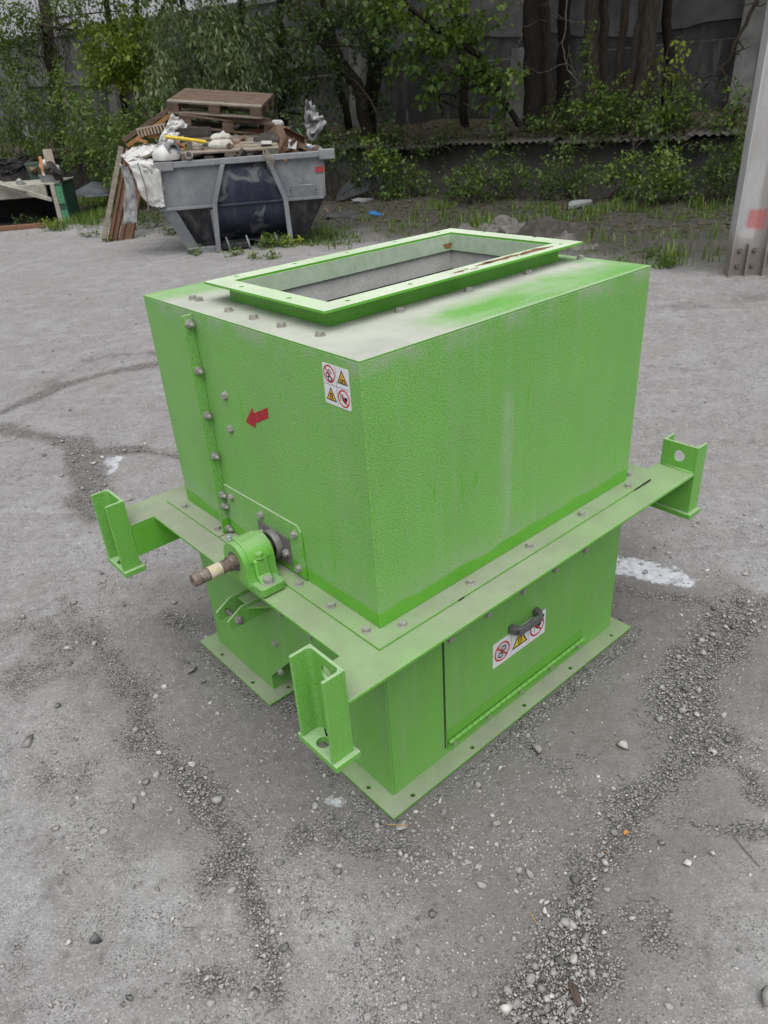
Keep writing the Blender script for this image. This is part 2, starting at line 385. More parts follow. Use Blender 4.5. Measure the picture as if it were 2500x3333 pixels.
# ---- stickers
def sticker(parent, fr, x0, x1, z0, z1, name='warning_sticker'):
    s = MB().prism(rrect(x0, x1, z0, z1, .004), (), .0002, .0010, fr).obj(name, M['sticker'], parent); return s
L1, L2, L3 = .0012, .0015, .0018
def pic(b, m, par, name='pictogram'): return b.obj(name, M[m], par)
def ring(fr, cx, cz, r, par, slash=-1, sx=1.0):
    E = lambda q: [(cx+a*sx, cz+c) for a, c in q]
    w_ = r*.17
    pic(MB().prism(E(circ(0, 0, r, 32)), [E(circ(0, 0, r-w_, 32))], .001, L1, fr), 'red', par, 'prohibition_ring')
    a = math.radians(45*slash); d = Vector((math.cos(a), math.sin(a))); n_ = Vector((-d.y, d.x)); R_ = r-w_*.6; h = w_*.45
    pic(MB().prism(E([tuple(d*R_+n_*h), tuple(-d*R_+n_*h), tuple(-d*R_-n_*h), tuple(d*R_-n_*h)]), (), L1+.0003, L1+.0006, fr), 'red', par, 'prohibition_bar')
def tri(fr, cx, cz, r, par, yel='yellow', sx=1.0):
    T_ = lambda q: [(cx+sx*q*math.cos(math.radians(a)), cz+q*math.sin(math.radians(a))-r*.12) for a in (90, 210, 330)]
    pic(MB().prism(T_(r), [T_(r*.78)], .001, L1, fr), 'ink', par, 'triangle_border')
    pic(MB().prism(T_(r*.78), (), .001, L1, fr), yel, par, 'triangle_field')
def gear(fr, cx, cz, r, par, n=9, sx=1.0, z=None):
    o = []
    for i in range(n*4):
        a = 2*math.pi*i/(n*4); q = r if i % 4 < 2 else r*.78; o.append((cx+sx*q*math.cos(a), cz+q*math.sin(a)))
    z = z or L1
    pic(MB().prism(o, [[(cx+sx*a, cz+b) for a, b in circ(0, 0, r*.55, 14)]], z, z+.0003, fr), 'ink', par, 'gear_symbol')
def magnet(fr, cx, cz, r, par, sx=1.0):
    o = [(r*.5*math.cos(t), r*.45+r*.5*math.sin(t)) for t in [math.pi*i/10 for i in range(11)]]+[(-r*.5, -r*.8), (-r*.2, -r*.8), (-r*.2, r*.4)]
    o += [(.2*r*math.cos(t), r*.42+.2*r*math.sin(t)) for t in [math.pi*(1-i/6) for i in range(1, 7)]]+[(r*.2, -r*.8), (r*.5, -r*.8)]
    pic(MB().prism([(cx+sx*a, cz+b*.9) for a, b in o], (), L1, L1+.0003, fr), 'ink', par, 'magnet_symbol')
    for j in range(2):
        q = r*(.28+.22*j)
        arc = [(q*math.cos(t), -r*.85-q*.9*math.sin(t)) for t in [math.pi*i/8 for i in range(9)]]; arc += [(a*.8, (b+r*.85)*.8-r*.85) for a, b in arc[::-1]]
        pic(MB().prism([(cx+sx*a, cz+b*.9) for a, b in arc], (), L1, L1+.0003, fr), 'ink', par, 'field_line')
def heart(fr, cx, cz, r, par, sx=1.0):
    o = []
    for i in range(28):
        t = 2*math.pi*i/28; o.append((cx+sx*r*math.sin(t)**3, cz+r*(13*math.cos(t)-5*math.cos(2*t)-2*math.cos(3*t)-math.cos(4*t))/16))
    pic(MB().prism(o, (), L1-.0001, L1+.0002, fr), 'ink', par, 'heart_symbol')
def lines(fr, pts, w_, par, name='print_line', m='ink', z=None):
    z = z or L1-.0001
    for (a, b) in zip(pts[:-1], pts[1:]):
        d = (Vector(b)-Vector(a)); n_ = Vector((-d.y, d.x)).normalized()*w_/2
        pic(MB().prism([tuple(Vector(a)+n_), tuple(Vector(a)-n_), tuple(Vector(b)-n_), tuple(Vector(b)+n_)], (), z, z+.0002, fr), m, par, name)
# sticker on the end face; seen from outside, +y runs to the left
EX = lambda a, b, t: (-t, -a, b)
s1 = sticker(mach, EX, -.118, -.035, 1.0845+ZO, 1.1695+ZO)
zc1, zc2 = 1.149+ZO, 1.106+ZO; xa, xb = -.0975, -.0565
lines(EX, [(-.0765, 1.087+ZO), (-.0765, 1.167+ZO)], .0006, s1, 'grid_line'); lines(EX, [(-.115, 1.127+ZO), (-.038, 1.127+ZO)], .0006, s1, 'grid_line')
ring(EX, xa, zc1, .0185, s1); gear(EX, xa-.006, zc1-.003, .006, s1); gear(EX, xa+.001, zc1-.010, .007, s1, 10)
lines(EX, [(xa-.002, zc1+.009), (xa+.006, zc1+.007), (xa+.008, zc1+.002), (xa+.001, zc1+.003), (xa-.002, zc1+.009)], .0012, s1)
tri(EX, xb, zc1-.001, .0195, s1); gear(EX, xb-.004, zc1-.007, .0045, s1); gear(EX, xb+.004, zc1-.008, .0055, s1, 10)
tri(EX, xa+.001, zc2-.001, .0195, s1); magnet(EX, xa+.001, zc2-.003, .0085, s1)
ring(EX, xb, zc2, .0185, s1); heart(EX, xb+.003, zc2-.002, .0085, s1); lines(EX, [(xb-.010, zc2-.006), (xb-.011, zc2+.003), (xb-.003, zc2+.006), (xb-.001, zc2+.010)], .0012, s1)
# red arrow
ar = [(-.465, .947), (-.4225, .9425), (-.4185, .9555), (-.355, .986), (-.352, 1.013), (-.4185, .9815), (-.4235, .994)]
MB().prism([(a, b+ZO) for a, b in ar], (), .0002, .0009, EX).obj('direction_arrow', M['redarrow'], mach)
# ---- cover plate with shaft seal
cvp = [(.277, .568), (.640, .568), (.640, .716), (.290, .722), (.277, .708)]
cov = MB().prism([(a, b+ZO) for a, b in cvp], (), -.006, -.0002, FX).obj('cover_plate', M['paint'], mach, .0012)
for a, b in ((.601, .690), (.453, .691), (.303, .694), (.303, .593)): bolt(BOLT, (-.006, a, b+ZO), 'x', cov)
SY, SZ = .400, .629+ZO
gp = MB().prism(rect(.330, .472, .586+ZO, .669+ZO), [circ(SY, SZ, .022, 20)], -.010, -.0062, FX).obj('seal_plate', M['greyplate'], mach, .0008)
for a, b in ((.346, .622), (.456, .636)): bolt(BOLT, (-.010, a, b+ZO), 'x', gp)
AX = lambda a, b, t: (-t, SY+a, SZ+b)
br = MB().lathe([(.040, .0102), (.040, .026), (.0385, .028), (.033, .028), (.032, .025), (.021, .025)], 36, AX).obj('seal_ring', M['bearing'], mach, auto=40)
MB().lathe([(.0318, .0252), (.0318, .0262), (.026, .0275), (.0205, .0262)], 32, AX).obj('seal_lip', M['black'], br, auto=40)
# ---- shaft
sh = MB().lathe([(.0195, .004), (.0195, .150), (.0165, .1505), (.0165, .247), (.0150, .2495), (.004, .2495), (.0035, .243), (.001, .243)], 28, AX).obj('drive_shaft', M['rust'], mach, auto=35)
MB().lathe([(.01665, .172), (.0171, .173), (.0171, .204), (.01665, .205)], 28, AX).obj('tape_band', M['band'], sh, auto=35)
# ---- pillow block
pb = empty('pillow_block', (-.088, SY, ZF)); pb.parent = mach
HZ = SZ-ZF
def bodyprof(r, wtop, zmin):
    o = [(r*math.cos(math.radians(a)), HZ+r*math.sin(math.radians(a))) for a in range(0, 181, 12)]
    o += [(-r, HZ*.55), (-wtop, zmin), (wtop, zmin), (r, HZ*.55)]; return o
PBX = lambda a, b, t: (t, a, b)
bd = MB().prism(bodyprof(.051, .060, .012), [circ(0, HZ, .0275, 24)], -.044, .044, PBX).obj('bearing_body', M['cast'], pb, .003, auto=35)
MB().prism([(r_*math.cos(math.radians(a)), HZ+r_*math.sin(math.radians(a))) for a in range(8, 173, 6) for r_ in (.0545,)]+[(.0500*math.cos(math.radians(a)), HZ+.0500*math.sin(math.radians(a))) for a in range(172, 7, -6)], (), -.030, .030, PBX).obj('bearing_cap', M['cast'], pb, .002, auto=35)
bs = MB().prism(rrect(-.036, .034, -.103, .103, .010), (), 0, .021).obj('bearing_foot', M['cast'], pb, .004, auto=35)
for sgn in (-1, 1):
    web = MB(); web.prism([(sgn*.045, .018), (sgn*.088, .018), (sgn*.062, .036), (sgn*.058, .078), (sgn*.040, .086)], (), -.020, .018, PBX)
    web.obj('cap_boss', M['cast'], pb, .005, seg=3, auto=40)
    lk = bolt(BOLTG, (-.001, sgn*.052, .082), 'z', pb)
    bolt(BOLTB, (-.002, sgn*.080, .021), 'z', pb)
MB().prism([(r_*math.cos(t), HZ+r_*math.sin(t)) for r_, t in [(.0282, 2*math.pi*i/24) for i in range(24)]], [circ(0, HZ, .0170, 24)], -.042, -.020, PBX).obj('bearing_seal', M['greyplate'], pb)
MB().lathe([(.006, .0), (.006, .006), (.004, .007), (.004, .012), (.006, .013), (.004, .017)], 10, lambda a, b, t: (-.030+a, .030+b, HZ+.0435+t)).obj('grease_nipple', M['zincn'], pb)
tc = bpy.data.curves.new('cast_lettering', 'FONT'); tc.body = 'SNG509'; tc.size = .0135; tc.extrude = .0006; tc.align_x = 'CENTER'
to = bpy.data.objects.new('tmp_text', tc); COL.objects.link(to); dg = bpy.context.evaluated_depsgraph_get()
tme = bpy.data.meshes.new_from_object(to.evaluated_get(dg)); bpy.data.objects.remove(to); tme.materials.clear()
ta = math.radians(100); tr_ = .0546
link('cast_lettering', tme, M['cast'], pb, Matrix.Translation((.0, tr_*math.cos(ta), HZ+tr_*math.sin(ta))) @ Matrix.Rotation(math.radians(100-90), 4, 'X') @ Matrix.Translation((0, -.004, 0)))
# ---- bottom flange of the upper housing (bolted down, with its seams)
hr = MB().prism(rect(-.048, 1.046, -.051, .962), [rect(.004, .996, .004, WD-.004)], ZF-.006, ZF).obj('housing_flange', M['foot'], mach, .001)
for p in [(-.031, .878), (-.029, .683), (-.026, .281), (-.026, .149), (-.027, .018), (.045, -.027), (.274, -.025), (.504, -.025), (.733, -.027), (.964, -.028), (1.029, .012)]:
    bolt(BOLT, (p[0], p[1], ZF), 'z', hr)
M['seam'] = simple('dark_joint', (.035, .035, .028), (.02, .02, .018), 80, .9)
for y in (.640, ): MB().box(-.0485, -.004, y-.0012, y+.0012, ZF+.0002, ZF+.0007).obj('flange_seam', M['seam'], hr)
for xa_, xb_, ww in ((.205, .225, .0008),): MB().prism([(xa_, -.0512-ww), (xb_, -.0512-ww*.6), (xb_, -.0508), (xa_, -.0508)], (), ZF-.0063, ZF-.0008).obj('flange_seam', M['seam'], hr)
MB().prism([(.96, -.0516), (1.05, -.0520), (1.05, -.0498), (1.0, -.0506)], (), ZF-.0058, ZF+.0004).obj('lifted_sealant', M['seam'], hr)
# ---- frame
ZP = ZF-.006
fo = [(-.195, -.124), (1.177, -.124), (1.177, 0), (1.118, .002), (1.118, .905), (1.177, .907), (1.177, 1.033), (-.195, 1.033), (-.195, .907), (-.120, .907), (-.120, 0), (-.195, 0)]
frm = MB().prism(fo, [rect(.02, .98, .02, WD-.02)], ZP-.009, ZP-.0002).obj('support_frame', M['frame'], mach, .003, seg=3)
MB().prism(rect(-.195, 1.177, .449+ZO, ZP-.0092), (), -.0105, -.0035, FY).obj('frame_web', M['frame'], frm, .002)
MB().prism(rect(-.195, 1.177, .449+ZO, ZP-.0092), (), .9165, .9235, FY).obj('frame_web', M['frame'], frm, .002)
MB().prism([(-.195, .449+ZO), (-.0015, .449+ZO), (-.0015, ZP-.0092), (-.195, ZP-.0092)], (), .907, .9145, FY).obj('frame_web', M['frame'], frm, .002)
for x_ in (-.195, 1.177):
    MB().tube([(x_, -.118, ZP), (x_, -.010, ZP)], .0045, 8).obj('weld_bead', M['frame'], frm, smooth=True)
# ---- bracket legs
def leg(wx, sx, y0, y1):
    e = empty('bracket_leg', (wx, y0, .40+ZO)); e.parent = mach
    h0, h1 = .0182, .642-.40; D = .056; t = .0075; Y = y1-y0
    X = lambda a: a*sx
    # web with lifting hole
    MB().prism(rect(.0, Y, h0, h1), [circ(Y*.5, .2, .0180, 22)], X(0), X(t), FX).obj('leg_web', M['leg'], e, .0012)
    for ya, yb in ((0, t), (Y-t, Y)):
        i_ = t if ya == 0 else -t
        pr = [(X(t), ya), (X(D-.002), ya), (X(D), ya+.002), (X(D), yb-.002), (X(D-.002), yb), (X(t), yb)]
        MB().prism(pr, (), h0, h1).obj('leg_flange', M['leg'], e, .001)
        # root fillet
        c_ = yb if ya == 0 else ya; s_ = 1 if ya == 0 else -1; r_ = .012
        fl = [(X(t), c_)]+[(X(t+r_*(1-math.sin(math.radians(a)))), c_+s_*r_*(1-math.cos(math.radians(a)))) for a in range(0, 91, 15)]
        MB().prism(fl, (), h0+.0002, h1-.0002).obj('root_fillet', M['leg'], e, auto=60)
    ft = [(X(-.010), -.011), (X(D+.001), -.011), (X(D+.001), Y+.012), (X(-.010), Y+.012)]
    MB().prism(ft, [circ(X(.032), Y*.56, .0155, 20)], 0, .018).obj('foot_plate', M['leg'], e, .0025)
    return e
leg(-.1955, -1, -.124, -.008); leg(-.1955, -1, .907, 1.020); leg(1.1775, 1, -.124, -.008); leg(1.1775, 1, .907, 1.020)
# ---- lower body: end plates cut to two outlets, side plates, roof of the gap
endp = [(0, ZO), (.20, ZO), (.20, .055+ZO), (.385, .252+ZO), (.570, .055+ZO), (.570, ZO), (WD, ZO), (WD, ZP-.0095), (0, ZP-.0095)]
lb = MB().prism(endp, (), 0, .005, FX).obj('end_plate', M['lower'], mach, .0018)
MB().prism(endp, (), .995, 1.0, FX).obj('end_plate', M['lower'], mach, .0018)
MB().box(.0052, .9948, 0, .005, ZO, ZP-.0095).obj('side_plate', M['lower'], mach)
MB().box(.0052, .9948, WD-.005, WD, ZO, ZP-.0095).obj('side_plate', M['lower'], mach)
MB().box(.0052, .9948, .195, .200, ZO, .055+ZO).obj('outlet_wall', M['lower'], mach)
MB().box(.0052, .9948, .570, .575, ZO, .055+ZO).obj('outlet_wall', M['lower'], mach)
MB().prism([(.1952, .0552+ZO), (.20, .0552+ZO), (.385, .252+ZO), (.570, .0552+ZO), (.5748, .0552+ZO), (.385, .258+ZO)], (), .0052, .9948, FX).obj('gap_roof', M['lower'], mach)
for y, z in ((.501, .232), (.442, .374), (.30, .374), (.50, .12)): bolt(BOLT, (0, y, z+ZO), 'x', lb)
# ---- base flanges
def flange(y0, y1, i0, i1, hl):
    return MB().prism(rect(-.048, 1.048, y0, y1), [rect(.006, .994, i0, i1)]+[circ(a, b, .0065, 14) for a, b in hl], 0.0004, ZO-.0002).obj('base_flange', M['foot'], mach, .0012)
flange(-.053, .250, .006, .194, [(.038, -.034), (.271, -.034), (.503, -.032), (.734, -.031), (.962, -.031), (-.030, .068), (-.030, .19)])
flange(.523, .962, .576, WD-.006, [(-.029, .841), (-.029, .647), (.042, .546), (.27, .546), (.5, .546)])
# ---- clevis lugs on the end plate
cl = empty('clevis', (0, .53, .34+ZO)); cl.parent = mach
lug = [(-.128, .369), (-.126, .344), (-.119, .338), (-.0005, .338), (-.0005, .396), (-.076, .397), (-.084, .394)]
for yy in (.520, .582):
    MB().prism([(a, b-.34) for a, b in lug], [circ(-.096, .020, .0085, 14)], yy-.53, yy-.53+.006, FY).obj('lug', M['lower'], cl, .001)
MB().box(-.055, -.0005, -.0035, .0515, .040, .045).obj('tie_plate', M['frame'], cl, .001)
MB().prism([(-.068, .0), (-.0005, -.055), (-.0005, .0)], (), .040, .046, lambda a, b, t: (a, b-.0102, t)).obj('gusset', M['frame'], cl, .001)
pin = MB().lathe([(.006, -.030), (.006, .062)], 12, lambda a, b, t: (-.096+a, t, .020+b)).obj('pin', M['greyplate'], cl, auto=40)
link('pin_nut', BOLTB, None, cl, Matrix.Translation((-.096, -.0102, .020)) @ Matrix.Rotation(math.pi/2, 4, 'X') @ Matrix.Scale(.8, 4))
# ---- inspection door on the long side
YD = lambda a, b, t: (a, -t, b)
ddr = empty('inspection_door', (.198, 0, .09+ZO)); ddr.parent = mach
DD = lambda a, b, t: (a-.198, -t, b-.09)
door = MB().prism([(.200, .091), (.826, .091), (.826, .53), (.200, .53)], (), .0012, .0042, DD).obj('door_panel', M['lower'], ddr, .001)
MB().prism(rect(.1955, .1992, .028, .50), (), .0002, .0012, DD).obj('door_gap', M['seam'], ddr)
for x_ in (.219, .362, .508, .653, .797): bolt(BOLT, (x_-.198, -.0042, .409-.09), 'y', ddr)
hg = MB().prism(rect(.203, .832, .053, .0895), (), .0005, .0030, DD).obj('hinge_leaf', M['hinge'], ddr, .0005)
hl2 = MB().prism(rect(.205, .838, .018, .041), (), .0005, .0030, DD).obj('hinge_leaf', M['hinge'], ddr, .0005)
nk = 26; kl = (.836-.206)/nk
kme = MB().lathe([(.0062, .0), (.0066, .0006), (.0066, kl-.0016), (.0062, kl-.0010)], 12, lambda a, b, t: (t, a, b)).mesh('hinge_knuckle', True)
kme.set_sharp_from_angle(angle=math.radians(40)); kme.materials.append(M['hinge'])
for i in range(nk): link('hinge_knuckle', kme, None, ddr, Matrix.Translation((.206-.198+i*kl, -.0080, .047-.09)))
for x_ in (.227, .372, .517, .665, .809): bolt(BOLTS, (x_-.198, -.0030, .031-.09), 'y', ddr)
for x_ in (.30, .43, .56, .69, .84, .12): MB().prism(blob(x_, .0065, .022, .004, 14, .4, int(x_*100)), (), .0055, .0062, lambda a, b, t: (a, -b-.002, t+.0024)).obj('weld_spatter', M['foot'], mach)
DS = lambda a, b, t: (a, -t-.0042, b+ZO)
s2 = sticker(mach, DS, .388, .622, .197, .284, 'warning_sticker')
cz_ = .2405
for xx in (.466, .544): lines(DS, [(xx, .199), (xx, .282)], .0006, s2, 'grid_line')
ring(DS, .427, cz_, .033, s2)
gear(DS, .433, cz_+.008, .011, s2, 9); gear(DS, .420, cz_-.010, .011, s2, 9)
for i in range(-3, 4):
    q = .026*math.sqrt(max(0, 1-(i/4)**2)); lines(DS, [(.427+i*.0065, cz_-q), (.427+i*.0065, cz_+q)], .0007, s2, 'mesh_line'); lines(DS, [(.427-q, cz_+i*.0065), (.427+q, cz_+i*.0065)], .0007, s2, 'mesh_line')
tri(DS, .505, cz_, .040, s2, 'yellow2'); magnet(DS, .505, cz_-.002, .015, s2)
ring(DS, .583, cz_, .033, s2); heart(DS, .588, cz_+.002, .016, s2); lines(DS, [(.570, cz_-.016), (.571, cz_+.006), (.580, cz_+.012)], .0015, s2)
# bridge handle
hd = empty('pull_handle', (.450, -.0044, .303+ZO)); hd.parent = mach
def hbox(x0, x1, y0, y1, z0, z1): return MB().box(x0, x1, y0, y1, z0, z1)
h_ = MB()
pts = [(.0, -.001), (.004, -.022), (.020, -.036), (.110, -.036), (.126, -.022), (.130, -.001)]
prof = []
for (a, b) in pts: prof.append((a, b))
inn = [(.022, -.001), (.020, -.014), (.028, -.025), (.102, -.025), (.110, -.014), (.108, -.001)]
h_.prism(prof+inn[::-1], (), -.013, .013)
h_.obj('handle_bar', M['plastic'], hd, .004, seg=3, auto=40)
for a in (.011, .119): MB().lathe([(.006, 0), (.006, .002), (.003, .002)], 10, lambda u, v, t, a=a: (a+u, -.030-t*.2, v)).obj('handle_screw', M['black'], hd)
# ================================================================== ground
def poly_d(x, y, pts):
    d = np.full(np.shape(x), 1e9)
    for (ax_, ay), (bx_, by) in zip(pts[:-1], pts[1:]):
        vx, vy = bx_-ax_, by-ay; t = np.clip(((x-ax_)*vx+(y-ay)*vy)/(vx*vx+vy*vy+1e-12), 0, 1)
        d = np.minimum(d, np.hypot(x-ax_-t*vx, y-ay-t*vy))
    return d
def gp_(l): return [tuple(onz(a, b)[:2]) for a, b in l]
def bl(l): return [(829.5+.5*a, 1592.6+.5*b) for a, b in l]       # lower-right crop of the photograph
def blf(l): return [(.5*a, 1592.6+.5*b) for a, b in l]           # lower-left crop
BANDS = [  # polyline, half width in metres, strength: broken joints of the yard filled with grit
 (gp_([(1336, 1268), (1420, 1285), (1500, 1295), (1590, 1318), (1659, 1300)]), .045, .9),
 (gp_([(1600, 1300), (1560, 1380), (1500, 1450), (1450, 1530)]), .075, 1.0),
 (gp_(bl([(1360, 20), (1200, 170), (1100, 290), (1010, 420), (960, 520), (900, 640), (850, 760), (790, 900), (760, 1000), (700, 1150), (680, 1238)])), .075, 1.0),
 (gp_(bl([(1360, 40), (1480, 90), (1580, 150), (1610, 260)])), .025, .8),
 (gp_(bl([(1230, 350), (1350, 370), (1500, 400), (1659, 410)])), .028, .8),
 (gp_(bl([(250, 180), (430, 330), (560, 560), (750, 640), (840, 690)])), .06, .55),
 (gp_(bl([(620, 60), (760, 130), (900, 90), (980, 20)])), .07, .55),
 (gp_(bl([(1080, 740), (1200, 780), (1170, 820)])), .05, .9),
 (gp_(bl([(20, 880), (80, 960), (40, 1000)])), .035, .6),
 (gp_(bl([(-90, 420), (60, 420), (180, 520)])), .05, .6),
 (gp_(bl([(900, 830), (1000, 950), (960, 1060)])), .05, .55),
 (gp_(blf([(560, 0), (700, 80), (820, 190), (900, 330), (1000, 450), (900, 600)])), .06, .75),
 (gp_(blf([(1060, 560), (1100, 700), (1150, 850), (1180, 1000), (1200, 1180)])), .045, .7),
 (gp_(blf([(1290, 420), (1400, 400), (1500, 460), (1600, 480)])), .05, .7),
 (gp_(blf([(620, 1100), (760, 1120), (870, 1020), (960, 1060)])), .055, .7),
 (gp_(blf([(180, 150), (300, 230), (420, 90)])), .08, .45),
 (gp_(blf([(200, 480), (330, 560), (300, 650)])), .07, .45),
 (gp_(blf([(90, 900), (120, 980)])), .05, .35),
 (gp_([(0, 890), (130, 832), (230, 805), (370, 780)]), .045, 1.15),
 (gp_([(0, 925), (90, 938), (170, 958), (196, 1010), (190, 1070), (200, 1110)]), .06, 1.1),
 (gp_([(190, 975), (300, 968), (386, 985)]), .035, 1.0),
 (gp_([(130, 1290), (230, 1420), (300, 1500), (330, 1590), (350, 1640)]), .07, .5),
 (gp_([(0, 1370), (60, 1340), (130, 1390), (170, 1450), (60, 1460)]), .09, .5),
 (gp_([(380, 1330), (420, 1360), (470, 1330)]), .06, .6),
 (gp_([(100, 830), (200, 770), (340, 760)]), .16, .35),
 (gp_([(1420, 660), (1659, 640)]), .25, .35),
 (gp_([(1400, 790), (1500, 800), (1659, 790)]), .05, .35),
]
BANDS += [([(-.02, -.085), (.5, -.085), (1.05, -.08)], .030, .75), ([(-.075, -.05), (-.07, .24)], .022, .7), ([(-.075, .53), (-.07, .95)], .022, .6), ([(0, .30), (0, .48)], .04, .7)]
WHITE = [(gp_([(1340, 1222), (1400, 1232), (1470, 1248)]), .050, 1.0), (gp_([(215, 995), (250, 990), (232, 1018)]), .045, .9), (gp_([(290, 967), (350, 975)]), .02, .6),
         (gp_([(708, 1722), (740, 1728)]), .020, .5), (gp_([(95, 868), (150, 872)]), .06, .25), (gp_([(210, 1470), (240, 1476)]), .03, .4)]
def grit_f(x, y, soft=True):
    wob = (fbm(x, y, 4.5, 4, 5)-.5)*.22+(fbm(x, y, 22, 2, 9)-.5)*.05
    g = np.full(np.shape(x), -1.0)
    for pl, hw, st in BANDS:
        d = poly_d(x, y, pl)+wob*min(1.0, hw*10)
        g = np.maximum(g, st-np.maximum(d, 0)/(hw*1.75))
    patch = .30*(smooth01(.34, .62, fbm(x, y, 3.2, 3, 71))-.6)
    return smooth01(.12, 1.0, g+patch) if soft else np.clip(g+patch, -1, 1)
def back_NS(x, y):
    dx, dy = x-CAM[0], y-CAM[1]; return dx*BN[0]+dy*BN[1], dx*BD[0]+dy*BD[1]
HEAP = []
def ground_z(x, y):
    N_, S_ = back_NS(x, y)
    z = (fbm(x, y, .6, 3, 2)-.5)*.05*smooth01(2.0, 5.0, np.hypot(x-.4, y-.4))
    z = z+(fbm(x, y, 3.0, 3, 4)-.5)*.020*smooth01(1.0, 4.0, np.hypot(x-.5, y-.4))
    z = z+(fbm(x, y, 6.0, 3, 14)-.5)*.010*smooth01(.75, 1.1, np.maximum(np.abs(x-.5), np.abs(y-.45)))
    soil = smooth01(6.3, 8.5, N_-.02*S_)
    z = z+soil*(fbm(x, y, 1.3, 4, 6)-.42)*.16
    for c_, r_, h_ in HEAP:
        d = np.hypot(x-c_[0], y-c_[1]); z = z+h_*np.exp(-(d/r_)**2*2.2)*(.55+.9*fbm(x, y, 5, 3, 8))
    return z-.004
def axis_coords(c, fine, lim):
    out = [c]; s = fine; p = c
    while p < c+lim:
        d = p-c; s = fine if d < 2.3 else min(fine*3.2, fine+(d-2.3)*.02) if d < 13 else s*1.25
        p += s; out.append(p)
    neg = [c]; p = c; s = fine
    while p > c-lim:
        d = c-p; s = fine if d < 2.2 else s*1.22
        p -= s; neg.append(p)
    return np.array(sorted(set(neg[1:]+out)))
gx = axis_coords(.3, .021, 260); gy = axis_coords(.4, .021, 260)
GX, GY = np.meshgrid(gx, gy, indexing='ij'); fx_, fy_ = GX.ravel(), GY.ravel()
gz = ground_z(fx_, fy_); gr = grit_f(fx_, fy_); gr_lin = grit_f(fx_, fy_, False)
gz = gz-gr*.006*smooth01(.02, .2, np.maximum(np.abs(fx_-.5)-.55, np.abs(fy_-.457)-.51))
under = (np.abs(fx_-.5) < .56) & (np.abs(fy_-.457) < .52); gz[under] = np.minimum(gz[under], -.003)
N_, S_ = back_NS(fx_, fy_)
soil_a = smooth01(7.3, 9.2, N_-.08*(S_-5)+(fbm(fx_, fy_, .7, 3, 21)-.5)*2.2)
wh = np.zeros(len(fx_))
wh -= 1
for pl, hw, st in WHITE: wh = np.maximum(wh, st-np.maximum(poly_d(fx_, fy_, pl)+(fbm(fx_, fy_, 9, 3, 30)-.5)*.07, 0)/(hw*2.0))
damp_shade = smooth01(.62, .05, np.maximum(np.abs(fx_-.62)-.62, np.abs(fy_-.30)-.62)+(fbm(fx_, fy_, 2.0, 3, 33)-.5)*.7)  # damp brown ground, darkened further as painted contact shade round the base
idx = np.arange(len(gx)*len(gy)).reshape(len(gx), len(gy))
GF = np.stack([idx[:-1, :-1], idx[1:, :-1], idx[1:, 1:], idx[:-1, 1:]], -1).reshape(-1, 4)
